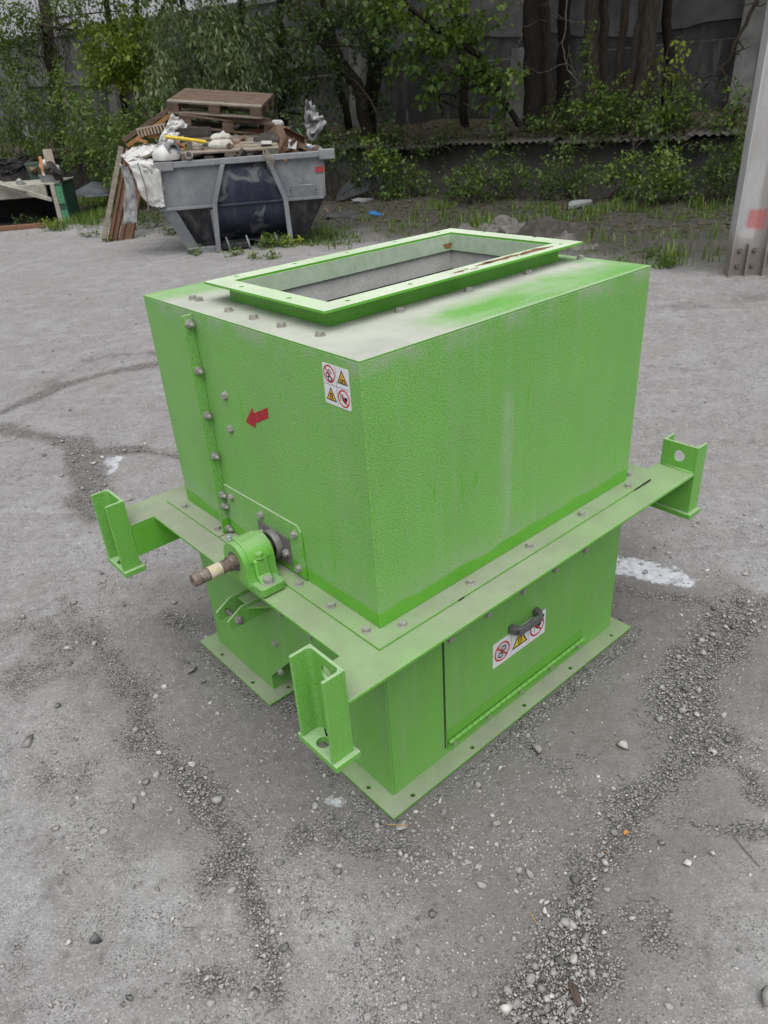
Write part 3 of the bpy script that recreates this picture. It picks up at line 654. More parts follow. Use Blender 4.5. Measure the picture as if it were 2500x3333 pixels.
def ground_mat():
    k = NT('yard_ground'); P = k.pos(); grit = k.attr('grit'); soil = k.attr('soil'); white = k.ramp(k.math('ADD', k.attr('white'), k.math('MULTIPLY', k.math('SUBTRACT', k.noise(P, 18, 5, .7), .5), 1.2)), .34, .52); damp_shade_ = k.attr('damp')
    big = k.noise(P, .9, 4, .6); mid = k.noise(P, 4.5, 5, .65); f1 = k.noise(P, 26, 5, .7); f2 = k.noise(P, 160, 3, .65)
    cell = k.voro(P, 130, 'Color'); cv = k.n_sep(cell)[0]; cd_ = k.voro(P, 130, 'Distance')
    cell2 = k.voro(P, 330, 'Color'); cv2 = k.n_sep(cell2)[1]
    c = k.mix(k.ramp(big, .35, .68), (.232, .226, .222), (.276, .273, .276))
    c = k.mix(k.ramp(mid, .32, .7), c, (.205, .199, .196))
    c = k.mix(k.ramp(mid, .62, .78, 0, .5), c, (.45, .44, .43))
    c = k.mix(k.ramp(f1, .52, .72, 0, .6), c, (.37, .368, .366))
    c = k.mix(k.ramp(f1, .46, .28, 0, .7), c, (.130, .126, .124))
    mp = k.n('ShaderNodeMapping'); k.put(mp.inputs['Vector'], P); mp.inputs['Rotation'].default_value = (0, 0, -YAW); mp2 = k.scale(mp.outputs[0], 7.0, .9, 1)
    trk = k.noise(mp2, 1.0, 5, .65); c = k.mix(k.ramp(trk, .54, .70, 0, .32), c, (.37, .368, .37)); c = k.mix(k.ramp(trk, .44, .32, 0, .35), c, (.165, .158, .154))
    spk = k.math('MULTIPLY', k.ramp(cv2, .80, .86), k.ramp(k.noise(P, 7, 3), .40, .62, .25, .95)); c = k.mix(spk, c, (.10, .097, .095))
    spk2 = k.math('MULTIPLY', k.ramp(cv2, .10, .06), .35); c = k.mix(spk2, c, (.52, .51, .50))
    c = k.mix(k.math('MULTIPLY', k.ramp(k.noise(P, 2.2, 3), .56, .70), .16), c, (.245, .215, .200))
    c = k.mix(k.ramp(k.noise(P, 11, 5, .7), .56, .68, 0, .55), c, (.125, .120, .118))
    c = k.mix(k.math('MULTIPLY', damp_shade_, .6), c, (.100, .090, .083))
    c = k.mix(k.math('MULTIPLY', white, k.ramp(f1, .30, .62, .35, .9)), c, (.56, .58, .62))
    gsum = k.math('ADD', grit, k.math('ADD', k.math('MULTIPLY', k.math('SUBTRACT', k.noise(P, 14, 5, .7), .5), 1.3), k.math('MULTIPLY', k.math('SUBTRACT', cv, .5), .45)))
    gm = k.ramp(gsum, .30, .46)
    c = k.mix(k.ramp(gsum, -.25, .30, 0, .35), c, (.150, .143, .138))
    gc = k.mix(k.ramp(cv, .1, .9), (.105, .100, .096), (.32, .31, .30)); gc = k.mix(k.ramp(cd_, .25, .6, 0, .6), gc, (.055, .052, .050))
    gc = k.mix(k.ramp(cv2, .6, .9, 0, .5), gc, (.36, .35, .34))
    c = k.mix(k.math('MULTIPLY', gm, .85), c, gc)
    sc_ = k.mix(k.ramp(f1, .3, .7), (.034, .031, .027), (.078, .072, .064)); sc_ = k.mix(k.ramp(mid, .47, .66, 0, .75), sc_, (.030, .046, .014))
    sc_ = k.mix(k.ramp(k.noise(P, 60, 4), .55, .72, 0, .5), sc_, (.10, .088, .070))
    c = k.mix(soil, c, sc_)
    hgt = k.math('ADD', k.math('MULTIPLY', f1, .8), k.math('MULTIPLY', f2, .35))
    nm = k.bump(hgt, .016, .7); nm = k.bump(k.math('MULTIPLY', cd_, k.math('ADD', gm, .06)), .012, .8, nm)
    r = k.mix(white, k.ramp(mid, .3, .7, .72, .95), .40)
    return k.done(c, r, 0, nm, .3)
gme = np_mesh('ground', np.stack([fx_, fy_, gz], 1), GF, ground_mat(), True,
              {'grit': ('POINT', gr_lin), 'soil': ('POINT', soil_a), 'white': ('POINT', wh), 'damp': ('POINT', damp_shade)})
tag(link('ground', gme), kind='structure')

# ------------------------------------------------------------------ gravel
ICO_V = None
def ico(sub=0):
    bm = bmesh.new(); bmesh.ops.create_icosphere(bm, subdivisions=sub+1, radius=1.0)
    V = np.array([v.co[:] for v in bm.verts]); F = np.array([[v.index for v in f.verts] for f in bm.faces]); bm.free(); return V, F
OCT_V = np.array([(1, 0, 0), (-1, 0, 0), (0, 1, 0), (0, -1, 0), (0, 0, 1), (0, 0, -1.)]); OCT_F = np.array([(0, 2, 4), (2, 1, 4), (1, 3, 4), (3, 0, 4), (2, 0, 5), (1, 2, 5), (3, 1, 5), (0, 3, 5)])
def stones_mesh(name, pos, rad, V0, F0, mat, jit=.28):
    n = len(pos); q = rg.normal(size=(n, 4)); q /= np.linalg.norm(q, axis=1, keepdims=True)
    w_, x_, y_, z_ = q.T
    Rm = np.stack([1-2*(y_*y_+z_*z_), 2*(x_*y_-z_*w_), 2*(x_*z_+y_*w_), 2*(x_*y_+z_*w_), 1-2*(x_*x_+z_*z_), 2*(y_*z_-x_*w_), 2*(x_*z_-y_*w_), 2*(y_*z_+x_*w_), 1-2*(x_*x_+y_*y_)], 1).reshape(n, 3, 3)
    V = V0[None]*(1+jit*(rg.random((n, len(V0), 1))*2-1))
    V = np.einsum('nij,nvj->nvi', Rm, V)*np.stack([rg.uniform(.75, 1.25, n), rg.uniform(.75, 1.25, n), rg.uniform(.5, .85, n)], 1)[:, None, :]*rad[:, None, None]
    V = V+pos[:, None, :]
    F = F0[None]+(np.arange(n)*len(V0))[:, None, None]
    tone = np.clip(np.repeat(rg.normal(.43, .20, n), len(F0))+rg.normal(0, .09, n*len(F0)), 0, 1)
    return np_mesh(name, V.reshape(-1, 3), F.reshape(-1, 3), mat, False, {'tone': ('FACE', tone)})
def stone_mat():
    k = NT('crushed_stone'); t = k.attr('tone'); P = k.co()
    c = k.mix(k.ramp(t, .1, .55), (.10, .10, .10), (.30, .29, .28)); c = k.mix(k.ramp(t, .55, .95), c, (.50, .48, .455)); c = k.mix(k.ramp(k.noise(P, 90, 4), .4, .7, 0, .45), c, (.22, .205, .19))
    return k.done(c, .9, 0, k.bump(k.noise(P, 220, 3), .002, .5), .25)
M['stone'] = stone_mat()
def scatter(nc, rmin, rmax, half, base, gain, big=False):
    u = rg.random(nc); r = rmin*(rmax/rmin)**u; a = YAW+rg.uniform(-half, half, nc)
    x = CAM[0]+r*np.cos(a); y = CAM[1]+r*np.sin(a); g = grit_f(x, y); N2, S2 = back_NS(x, y)
    so = smooth01(7.0, 8.5, N2-.08*(S2-5))
    cl_ = fbm(x, y, 1.7, 3, 40); lo = base*smooth01(.40, .66, cl_)*(.4+1.6*smooth01(.4, .65, fbm(x, y, 7, 2, 44)))
    keep = rg.random(nc) < np.clip(lo+gain*smooth01(.25, .8, g), 0, 1)*(1-.7*so)
    foot = (np.abs(x-.5) < .557) & (y > -.062) & (y < .970); gap = (y > .262) & (y < .512)
    keep &= ~(foot & ~gap)
    return x[keep], y[keep]
x, y = scatter(200000, .75, 11, .62, .24, .46)
r_ = rg.uniform(.0014, .0040, len(x))*(1+.10*np.hypot(x-CAM[0], y-CAM[1]))
g_small = stones_mesh('fine_grit', np.stack([x, y, ground_z(x, y)+r_*.25-.001], 1), r_, OCT_V, OCT_F, M['stone'])
tag(link('fine_grit', g_small), 'fine grey stone grit scattered along the cracks of the yard', 'grit', kind='stuff')
x, y = scatter(24000, .75, 11, .62, .11, .31)
r_ = .0034*np.exp(rg.exponential(.42, len(x))); r_ = np.minimum(r_, .0115)*(1+.05*np.hypot(x-CAM[0], y-CAM[1]))
V1, F1 = ico(0); V1 = V1*np.array([1.1, .85, .8])
g_big = stones_mesh('gravel', np.stack([x, y, ground_z(x, y)+r_*.32-.001], 1), r_, V1, F1, M['stone'], .34)
tag(link('gravel', g_big), 'loose crushed grey gravel lying on the broken yard surface', 'gravel', kind='stuff')
def heap(label, px, py, rx, ry, h, tone, seed):
    n = 70; c = onz(px, py); V = []; ca, sa = math.cos(YAW-math.pi/2), math.sin(YAW-math.pi/2)
    u = np.linspace(-1.3, 1.3, n); U, W_ = np.meshgrid(u, u, indexing='ij'); U, W_ = U.ravel(), W_.ravel()
    X = c[0]+U*rx*ca-W_*ry*sa; Y = c[1]+U*rx*sa+W_*ry*ca
    rr = np.hypot(U, W_)+(fbm(X, Y, 4, 3, seed)-.5)*.7; z = h*(np.clip(1-rr, 0, 1)**.7*(.25+1.2*smooth01(.3, .7, fbm(X, Y, 5, 4, seed+2)))+.9*(fbm(X, Y, 11, 4, seed+4)-.42)*smooth01(1.1, .5, rr)+.35*(fbm(X, Y, 30, 2, seed+6)-.5)*smooth01(1.1, .6, rr))
    z = np.where(rr > 1.05, -.05, z); Z = ground_z(X, Y)+z-.01
    i_ = np.arange(n*n).reshape(n, n); F = np.stack([i_[:-1, :-1], i_[1:, :-1], i_[1:, 1:], i_[:-1, 1:]], -1).reshape(-1, 4)
    c0 = np.array([c[0], c[1], 0]); o = link('rubble_heap', np_mesh('rubble_heap', np.stack([X, Y, Z], 1)-c0, F, simple('heap_rubble_%d' % seed, tone, tuple(a*.6 for a in tone), 9, .95, 0, 1.0, 40, .15), False)); o.location = c0
    return tag(o, label, 'rubble heap')
heap('grey-brown heap of rubble on the soil just behind the machine', 1070, 500, .60, .36, .13, (.17, .162, .152), 81)
heap('darker earth heap right of the grey-brown heap behind the machine', 1165, 507, .55, .32, .17, (.085, .078, .070), 82)
heap('small pale rubble mound at the right behind the machine lid', 1245, 535, .32, .24, .12, (.17, .162, .152), 83)
# the larger single stones, each one a thing
def one_stone(px, py, r, tone, label, group=None, name='stone', flat=.68, j=.03):
    p = onz(px, py); bm = bmesh.new()
    for _ in range(10):
        u = rg.normal(size=3); u /= np.linalg.norm(u); bm.verts.new(u*rg.uniform(.6, 1.2))
    bmesh.ops.convex_hull(bm, input=bm.verts[:]); bmesh.ops.delete(bm, geom=[v for v in bm.verts if not v.link_faces], context='VERTS'); bmesh.ops.triangulate(bm, faces=bm.faces[:]); bmesh.ops.recalc_face_normals(bm, faces=bm.faces[:])
    bm.verts.ensure_lookup_table(); bm.verts.index_update(); V = np.array([v.co[:] for v in bm.verts]); F2 = np.array([[v.index for v in f.verts] for f in bm.faces if len(f.verts) == 3]); bm.free()
    ang = rg.random()*6.3; V = V*1.0*np.array([rg.uniform(.9, 1.3), rg.uniform(.75, 1.0), flat]); ca, sa = math.cos(ang), math.sin(ang)
    V = np.stack([V[:, 0]*ca-V[:, 1]*sa, V[:, 0]*sa+V[:, 1]*ca, V[:, 2]], 1)*r
    zg = float(ground_z(np.array([p[0]]), np.array([p[1]]))[0]) - .006*float(grit_f(np.array([p[0]]), np.array([p[1]]))[0])
    V[:, 2] -= V[:, 2].min()
    me = np_mesh(name, V, F2, M['stone'], False, {'tone': ('FACE', np.clip(np.clip(tone+rg.normal(0, .10, len(F2)), 0, 1), 0, 1))})
    o = link(name, me); o.location = (p[0], p[1], zg-.002*min(1, r*60)); return tag(o, label, 'stone', group)
one_stone(208, 2030, .015, .05, 'dark charcoal rounded stone alone on bare concrete in the lower left', flat=.85)
one_stone(1242, 1902, .018, .10, 'dark blue-grey stone at the top of the rubble streak below the machine', flat=.7)
one_stone(1208, 2072, .016, .12, 'dark grey stone low in the middle of the rubble streak', flat=.8)
one_stone(1655, 2160, .022, .34, 'blue-grey rock cut off by the lower right edge of the picture', flat=.9)
one_stone(1096, 2180, .017, .95, 'pale pinkish broken stone at the bottom edge beside the brown splinter', flat=.7)
one_stone(1482, 1866, .014, .90, 'pale broken stone in a small group on the right slab')
one_stone(1160, 1618, .022, .42, 'thick grey rock beside the right side of the base flange')
one_stone(1343, 1612, .022, .68, 'flat pale rock standing alone right of the machine', flat=.55)
one_stone(1030, 1460, .018, .45, 'grey rock between the base flange and door side of the machine') if False else None
one_stone(868, 1782, .020, .62, 'grey block of stone against the near corner of the base flange')
one_stone(62, 1602, .024, .30, 'flat dark flake of stone on the left concrete', flat=.4)
one_stone(352, 1328, .015, .35, 'small grey stone by itself left of the clevis lugs') if False else None
one_stone(414, 1450, .020, .30, 'dark grey lump of rubble below the left outlet flange')
one_stone(440, 1474, .012, .34, 'grey pebble just below the lump by the outlet flange')
one_stone(47, 1335, .016, .40, 'grey stone near the left edge level with the clevis')
one_stone(376, 1302, .014, .50, 'pale grey stone on dust left of the lower end plate')
one_stone(390, 1352, .018, .33, 'rough grey stone nearest the lower end plate')
one_stone(1188, 1950, .016, .80, 'squarish light stone high in the rubble streak')
one_stone(1178, 1967, .012, .88, 'light beige broken stone just under the squarish one')
GRP = 'broken stones in the rubble streaks'
LBL = 'hand-sized or smaller broken stone among the rubble streaks in front of the machine'
spots = bl([(130, 405), (185, 430), (120, 520), (70, 500), (140, 320), (215, 290), (245, 275), (660, 490), (490, 460), (540, 360), (500, 130), (450, 115), (590, 35), (660, 45), (1030, 35), (1020, 165), (930, 325), (960, 570), (905, 610), (865, 640), (965, 660), (910, 690), (850, 720), (755, 720), (805, 710), (710, 765), (575, 785), (640, 815), (580, 840), (755, 775), (630, 890), (820, 850), (950, 830), (760, 950), (735, 1030), (690, 940), (625, 940), (805, 960), (745, 910), (935, 930), (1300, 490), (1340, 515), (1200, 455), (1415, 500), (1580, 590), (1535, 920), (110, 825), (60, 880), (40, 860), (385, 925), (350, 930), (580, 1215), (940, 1130), (1015, 1220), (890, 1220), (1070, 775), (140, 615), (240, 585), (1650, 360), (1640, 140), (1520, 1000), (470, 770), (680, 700), (330, 660)]) \
      + blf([(1050, 460), (1010, 515), (1050, 500), (975, 635), (1060, 570), (1180, 830), (1310, 780), (950, 1030), (890, 1035), (815, 1050), (680, 655), (575, 640), (565, 1120), (525, 1150), (670, 975), (740, 1005), (815, 825), (730, 805), (905, 875), (945, 870), (700, 1155), (735, 1165), (815, 1165), (460, 1220), (10, 990), (1540, 895), (1060, 50), (1070, 120), (1160, 190), (855, 205), (740, 315), (800, 395), (720, 335), (1300, 500), (1375, 265), (1535, 380), (1155, 315), (1245, 980), (540, 1020), (295, 885), (680, 775), (745, 780), (1110, 895), (1140, 940), (1150, 1190), (860, 1000), (835, 1130), (105, 205), (520, 75), (1305, 715), (1640, 600), (215, 1160), (260, 1135)]) \
      + [(1404, 1840), (1300, 1560), (1268, 1533), (1380, 1545), (1240, 1580), (1655, 1048), (1500, 1135), (1455, 1385), (1445, 1590), (300, 1180), (330, 1270), (360, 1235), (430, 1290), (425, 1405), (330, 1450), (1080, 1630), (1055, 1660), (1180, 1545), (1330, 1490)]
for i, (px, py) in enumerate(spots):
    rr = rnd.choice([.007, .008, .009, .010, .011, .013]); rr *= .68 if py < 1700 else .80
    tn = min(.95, max(.15, rnd.gauss(.56, .17)))
    if .40 < tn < .66: tn = tn+.22 if rnd.random() < .6 else tn-.20
    tw = 'pale' if tn > .68 else 'grey' if tn > .42 else 'dark'
    if py > 1980: pw = 'at the bottom of the picture right of centre' if px > 1000 else 'at the bottom of the picture left of centre'
    elif py > 1760: pw = 'in the rubble streak below the right side of the machine' if px > 1000 else 'in the rubble streak below the near leg' if px > 560 else 'on the bare concrete at left'
    elif px > 1400: pw = 'on the slabs right of the machine'
    elif px > 900: pw = 'beside the long side of the base flange'
    else: pw = 'on the dust left of the machine'
    one_stone(px, py, rr, tn, f'small {tw} broken stone {pw}', f'{tw} stones {pw}')
# twigs and scraps lying on the yard
M['splinter'] = simple('wet_brown_wood', (.055, .040, .034), (.085, .065, .055), 40, .8, 0, .5, 120, .3, (1, 1, 1))
M['straw'] = simple('straw', (.42, .27, .06), (.34, .22, .06), 60, .7)
M['wire'] = simple('dull_wire', (.10, .095, .09), (.16, .15, .14), 60, .6, .4)
def scrap(name, px, rad, m, label, cat, seg=5, lift=.004):
    ps = []
    for a, b in px:
        p = onz(a, b); ps.append((p[0], p[1], float(ground_z(np.array([p[0]]), np.array([p[1]]))[0])+lift))
    c0 = Vector(ps[0]); o = MB().tube([Vector(p)-c0 for p in ps], rad, seg).obj(name, M[m], None); o.location = c0
    return tag(o, label, cat)
def splinter():
    a, b = Vector(onz(1233, 2120)), Vector(onz(1252, 2178)); d = b-a; L_ = d.length; b_ = MB()
    b_.prism([(0, -.006), (L_*.3, -.009), (L_*.9, -.007), (L_, .002), (L_*.85, .008), (L_*.2, .007)], (), 0, .007)
    b_.prism([(L_*.1, -.002), (L_*.95, -.004), (L_*.97, .004), (L_*.3, .005)], (), .0072, .010)
    o = b_.obj('wood_splinter', M['splinter'], None, .0015); o.location = a; o.location.z = .001; o.rotation_euler = (0, 0, math.atan2(d.y, d.x))
    tag(o, 'dark brown splinter of wood lying at the bottom of the rubble streak', 'wood')
splinter()
scrap('straw', bl([(628, 755), (662, 808)]), .0013, 'straw', 'yellow straw lying across grey stones below the machine', 'straw')
scrap('straw', bl([(10, 384), (60, 388), (105, 388)]), .0012, 'straw', 'orange dry stalk lying at the near corner of the base flange', 'straw', lift=.012)
scrap('straw', bl([(955, 492), (972, 503)]), .0014, 'straw', 'short yellow straw in the gritty crack on the right', 'straw')
scrap('wire', bl([(1497, 405), (1560, 490), (1625, 560)]), .0011, 'wire', 'thin dark wire lying on the right-hand slab', 'wire')
scrap('wire', blf([(735, 108), (790, 122), (818, 112), (832, 80)]), .0014, 'wire', 'bent grey wire on the concrete left of the near leg', 'wire')
scrap('twig', blf([(575, 255), (577, 285), (574, 308)]), .0020, 'splinter', 'short dry twig standing out of the grit lower left', 'twig')
lf = MB().add([(0, 0, .003), (.008, .005, .006), (.019, .001, .004), (.009, -.005, .005)], [(0, 1, 2), (0, 2, 3)]); lp = onz(*bl([(1036, 432)])[0])
lo_ = lf.obj('dry_leaf', simple('dry_orange_leaf', (.50, .22, .05), (.40, .17, .04), 60, .7)); lo_.location = lp; lo_.location.z = .006; tag(lo_, 'small orange dry leaf lying in the gritty crack', 'leaf')
# ================================================================== back wall, low shed edge, far building
def gz1(p): return float(ground_z(np.array([p[0]]), np.array([p[1]]))[0])
def wall_mat(name, base, dark, streak=True):
    k = NT(name); P = k.co(); x, y, z = k.n_sep(P)
    big = k.noise(P, .55, 5, .65); mid = k.noise(P, 3.0, 5, .65); fine = k.noise(P, 40, 4)
    st = k.noise(k.scale(P, 1.0, 3.4, .35), 1.0, 5, .65)
    c = k.mix(k.ramp(big, .32, .62), base, dark); c = k.mix(k.ramp(mid, .35, .7, 0, .6), c, tuple(a*.6 for a in dark))
    if streak:
        c = k.mix(k.ramp(st, .45, .68, 0, .55), c, tuple(a*.55 for a in dark))
        # courses of the old shuttering with lime bleeding out of the joints
        jz = k.math('ABSOLUTE', k.math('SUBTRACT', k.math('FRACT', k.math('ADD', k.math('MULTIPLY', z, 1.62), k.math('MULTIPLY', mid, .05))), .5))
        j = k.ramp(jz, .018, .004); lime = k.math('MULTIPLY', j, k.ramp(k.noise(k.scale(P, 1, .5, 2), 1.3, 4), .46, .60)); c = k.mix(k.math('MULTIPLY', lime, .9), c, (.34, .34, .34))
        drip = k.math('MULTIPLY', k.ramp(k.noise(k.scale(P, 1, 5.0, .9), 1.0, 4, .6), .56, .66), k.ramp(big, .45, .6)); c = k.mix(k.math('MULTIPLY', drip, .6), c, (.22, .22, .225))
    return k.done(c, .92, 0, k.bump(k.math('ADD', mid, k.math('MULTIPLY', fine, .3)), .02, .5), .2)
M['wall'] = wall_mat('stained_concrete', (.165, .165, .168), (.062, .061, .061))
M['render'] = wall_mat('grey_render', (.185, .185, .188), (.12, .119, .118), False)
M['buttress'] = wall_mat('buttress_concrete', (.26, .26, .257), (.155, .152, .148), False)
M['soil'] = simple('leaf_litter_soil', (.045, .037, .030), (.085, .070, .054), 14, .95, 0, .8, 40, .15)
WN = 15.5
wallr = empty('retaining_wall', bp(WN, 6), BROT, 'tall stained grey concrete wall behind the trees', 'wall')
def wl_(s0, s1): return s0-6, s1-6
wb = MB(); a_, b_ = -16-6, 42-6
wb.box(0, .5, a_, b_, -.2, 3.62).obj('wall_face', M['wall'], wallr)
MB().box(-.10, .55, a_, b_, 3.622, 3.74).obj('coping', M['buttress'], wallr, .015)
# upper render layer, broken off along a jagged edge
ro = []
for i in range(0, 190):
    s_ = a_+(b_-a_)*i/189; ro.append((s_, 2.42+.10*math.sin(s_*.9)+.16*(fbm(np.array([s_]), np.array([3.1]), 1.1, 3, 3)[0]-.5)+.05*rnd.random()))
MB().prism(ro+[(b_, 3.62), (a_, 3.62)], (), -.045, -.001, FX).obj('render_layer', M['render'], wallr)
for s_, wd_, top in [(14.25, .30, 3.5), (10.35, .30, 3.5), (6.62, .34, 2.3), (2.55, .32, 3.5), (-1.5, .32, 3.5), (18.3, .3, 3.5), (22.4, .3, 3.5)]:
    q = s_-6; ms = MB().prism([(-.75, -.2), (-.046, top), (-.046, -.2)] if False else [(-.62, -.2), (-.18, top), (-.0462, top), (-.0462, -.2)], (), q-wd_/2, q+wd_/2, FY)
    ms.obj('buttress', M['buttress'], wallr, .01)
# low shed edge in front of it: wall, soil on top, corrugated sheets
shed = empty('low_wall', bp(13.2, 6), BROT, 'low grey wall with corrugated sheets along its top, half hidden by bushes', 'wall')
M['lowwall'] = wall_mat('low_wall_concrete', (.13, .125, .12), (.085, .080, .075), False)
MB().box(0, .25, -12, 20, -.3, .80).obj('low_wall_face', M['lowwall'], shed, .01)
M['sheet'] = simple('weathered_fibre_cement', (.12, .115, .105), (.075, .070, .06), 6, .95, 0, .5, 40, .15, dirt=.5)
nwave = 9; shv = MB(); Ws = 1.12
def sheet_mesh():
    V = []; F = []; n = nwave*6
    for i in range(n+1):
        y_ = Ws*i/n; zz = .017*math.cos(2*math.pi*i/6)
        for j, (x_, dz) in enumerate(((-.28, -.05), (.5, .02), (1.3, .10))): V.append((x_, y_, zz+dz))
    for i in range(n):
        for j in range(2): a = i*3+j; F.append((a, a+1, a+4, a+3))
    nv = len(V); V2_ = [(p[0], p[1], p[2]-.008) for p in V]; F += [tuple(q+nv for q in f[::-1]) for f in F]
    for i in range(n): F.append((i*3, i*3+3, i*3+3+nv, i*3+nv))
    me = bpy.data.meshes.new('corrugated_sheet'); me.from_pydata(V+V2_, [], F); me.update(); me.materials.append(M['sheet']); return me
shm = sheet_mesh()
for i in range(22):
    link('corrugated_sheet', shm, None, shed, Matrix.Translation((rnd.uniform(-.04, .04), -7.5+i*1.07, .865+rnd.uniform(-.025, .03)+(i % 2)*.012)) @ Matrix.Rotation(rnd.uniform(-.02, .02), 4, 'X'))
# soil bank between low wall and high wall
def bank():
    ns, nn_ = 240, 16; V = []
    for i in range(ns+1):
        s_ = -10+40*i/ns
        for j in range(nn_+1):
            N__ = 13.25+ (WN-13.2)*j/nn_; h = .93+.18*smooth01(0, 1, j/nn_)+.18*(fbm(np.array([s_]), np.array([N__]), 1.3, 4, 50)[0]-.5)
            if j == 0: h -= .12
            V.append(bp(N__, s_, h)[:])
    F = [(i*(nn_+1)+j, (i+1)*(nn_+1)+j, (i+1)*(nn_+1)+j+1, i*(nn_+1)+j+1) for i in range(ns) for j in range(nn_)]
    me = bpy.data.meshes.new('soil_bank'); me.from_pydata(V, [], F); me.update(); me.polygons.foreach_set('use_smooth', [True]*len(F)); me.materials.append(M['soil'])
    tag(link('soil_bank', me), kind='structure')
bank()
# pale clad building beyond the wall, seen at the top left
M['pale'] = simple('pale_cladding', (.60, .60, .62), (.50, .50, .53), 3, .6, 0, .05, 20, .4, (1, 1, .3), .15)
bd_ = empty('pale_building', bp(24, 26), BROT, 'pale grey clad building glimpsed through leaves above the wall at upper left', 'building')
MB().box(0, 6, -13, 26, 0, 9.5).obj('building_wall', M['render'], bd_)
for i in range(30): MB().box(-.05, -.001, -13+i*1.3+.02, -13+(i+1)*1.3-.02, 1.2, 9.4).obj('cladding_panel', M['pale'], bd_)
MB().box(-.35, 6.2, -13.3, 26.3, 9.502, 9.8).obj('eaves', M['buttress'], bd_)
# white gutter pieces on the coping, far left
M['whitemetal'] = simple('white_metal', (.75, .76, .78), (.68, .69, .70), 8, .5)
for i, px_ in enumerate((2, 30, 68)):
    p = onN(px_, 137-px_*.05, WN-.15); e_ = MB().box(-.05, .05, -.26, .26, 0, .06).obj('gutter_piece', M['whitemetal'], None, .01); e_.location = (p.x, p.y, 3.742); e_.rotation_euler = (0, 0, BROT)
    tag(e_, ['short white metal strip on the wall top at the left edge of the picture', 'middle one of three white metal strips on the wall top, upper left', 'white metal strip on the wall top nearest the brown trunk'][i], 'metal strip')

# ================================================================== vegetation
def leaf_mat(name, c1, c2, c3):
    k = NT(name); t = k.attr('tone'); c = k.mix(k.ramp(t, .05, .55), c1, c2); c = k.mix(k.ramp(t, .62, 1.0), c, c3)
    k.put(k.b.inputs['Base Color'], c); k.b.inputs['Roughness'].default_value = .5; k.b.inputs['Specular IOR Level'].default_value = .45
    tr = k.n('ShaderNodeBsdfTranslucent'); k.put(tr.inputs[0], k.mix(.5, c, (.16, .26, .03))); mx = k.n('ShaderNodeMixShader'); mx.inputs[0].default_value = .32
    k.t.links.new(k.b.outputs[0], mx.inputs[1]); k.t.links.new(tr.outputs[0], mx.inputs[2]); k.t.links.new(mx.outputs[0], k.out.inputs[0]); return k.m
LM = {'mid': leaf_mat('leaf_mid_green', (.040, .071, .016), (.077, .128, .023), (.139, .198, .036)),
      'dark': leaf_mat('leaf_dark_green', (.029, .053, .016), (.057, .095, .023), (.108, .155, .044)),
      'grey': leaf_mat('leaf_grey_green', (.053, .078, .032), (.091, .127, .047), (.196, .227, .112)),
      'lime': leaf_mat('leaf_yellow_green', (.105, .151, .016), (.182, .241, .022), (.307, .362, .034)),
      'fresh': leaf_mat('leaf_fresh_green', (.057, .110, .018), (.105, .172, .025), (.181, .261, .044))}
M['bark'] = simple('grey_brown_bark', (.085, .070, .058), (.040, .033, .028), 9, .95, 0, 1.0, 30, .15, (4, 4, .6))
M['barkd'] = simple('dark_bark', (.036, .030, .026), (.020, .017, .015), 9, .95, 0, 1.0, 30, .15, (4, 4, .6))
M['barkl'] = simple('light_twig_bark', (.17, .155, .135), (.11, .10, .085), 14, .9, 0, .5, 60, .2)
def leaves(blobs, size, asp, droop, dens=1.0):
    """blobs: (centre, rx, rz, count) -> V,F,tone; leaves sit in sprays so the crown has clumps and gaps"""
    Vs = []; Ts = []
    for c, rx, rz, n in blobs:
        n = int(n*dens); ns = max(3, n//22)
        u = rg.normal(size=(ns, 3)); u /= np.linalg.norm(u, axis=1, keepdims=True); rr = rg.random(ns)**.45
        sc_ = np.array(c)+u*rr[:, None]*np.array([rx, rx, rz])
        sd_ = u*.6+rg.normal(size=(ns, 3))*.6+np.array([0, 0, -droop*.8]); sd_ /= np.linalg.norm(sd_, axis=1, keepdims=True)
        lit = np.clip(.45+.25*u[:, 2]*rr+rg.normal(0, .24, ns), 0, 1)  # higher sprays get a lighter leaf colour, painted as lit from above
        k_ = rg.integers(0, ns, n); al = rg.random(n)
        pos = sc_[k_]+sd_[k_]*(al[:, None]-.3)*size*3.6+rg.normal(size=(n, 3))*size*.62
        d = sd_[k_]*.55+rg.normal(size=(n, 3))*.62+np.array([0, 0, -droop]); d /= np.linalg.norm(d, axis=1, keepdims=True)
        side = np.cross(d, rg.normal(size=(n, 3))*.55+np.array([0, 0, 1.0])); side /= np.linalg.norm(side, axis=1, keepdims=True)+1e-9
        nr = np.cross(side, d); L_ = size*rg.uniform(.45, 1.35, n)[:, None]; w_ = L_*asp*.5
        p0 = pos; p2 = pos+d*L_; m_ = pos+d*L_*.42
        p1 = m_+side*w_+nr*w_*.35; p3 = m_-side*w_+nr*w_*.35
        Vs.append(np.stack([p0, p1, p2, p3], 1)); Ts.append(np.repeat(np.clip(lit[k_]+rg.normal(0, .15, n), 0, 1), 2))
    V = np.concatenate(Vs).reshape(-1, 3); nq = len(V)//4; b = np.arange(nq)*4
    F = np.stack([np.stack([b, b+2, b+1], 1), np.stack([b, b+3, b+2], 1)], 1).reshape(-1, 3)
    return V, F, np.concatenate(Ts)
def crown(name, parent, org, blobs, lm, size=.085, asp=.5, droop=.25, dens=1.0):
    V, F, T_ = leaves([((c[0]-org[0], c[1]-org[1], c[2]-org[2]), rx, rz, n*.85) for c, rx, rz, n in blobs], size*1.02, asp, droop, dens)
    return link(name, np_mesh(name, V, F, LM[lm], False, {'tone': ('FACE', T_)}), None, parent)
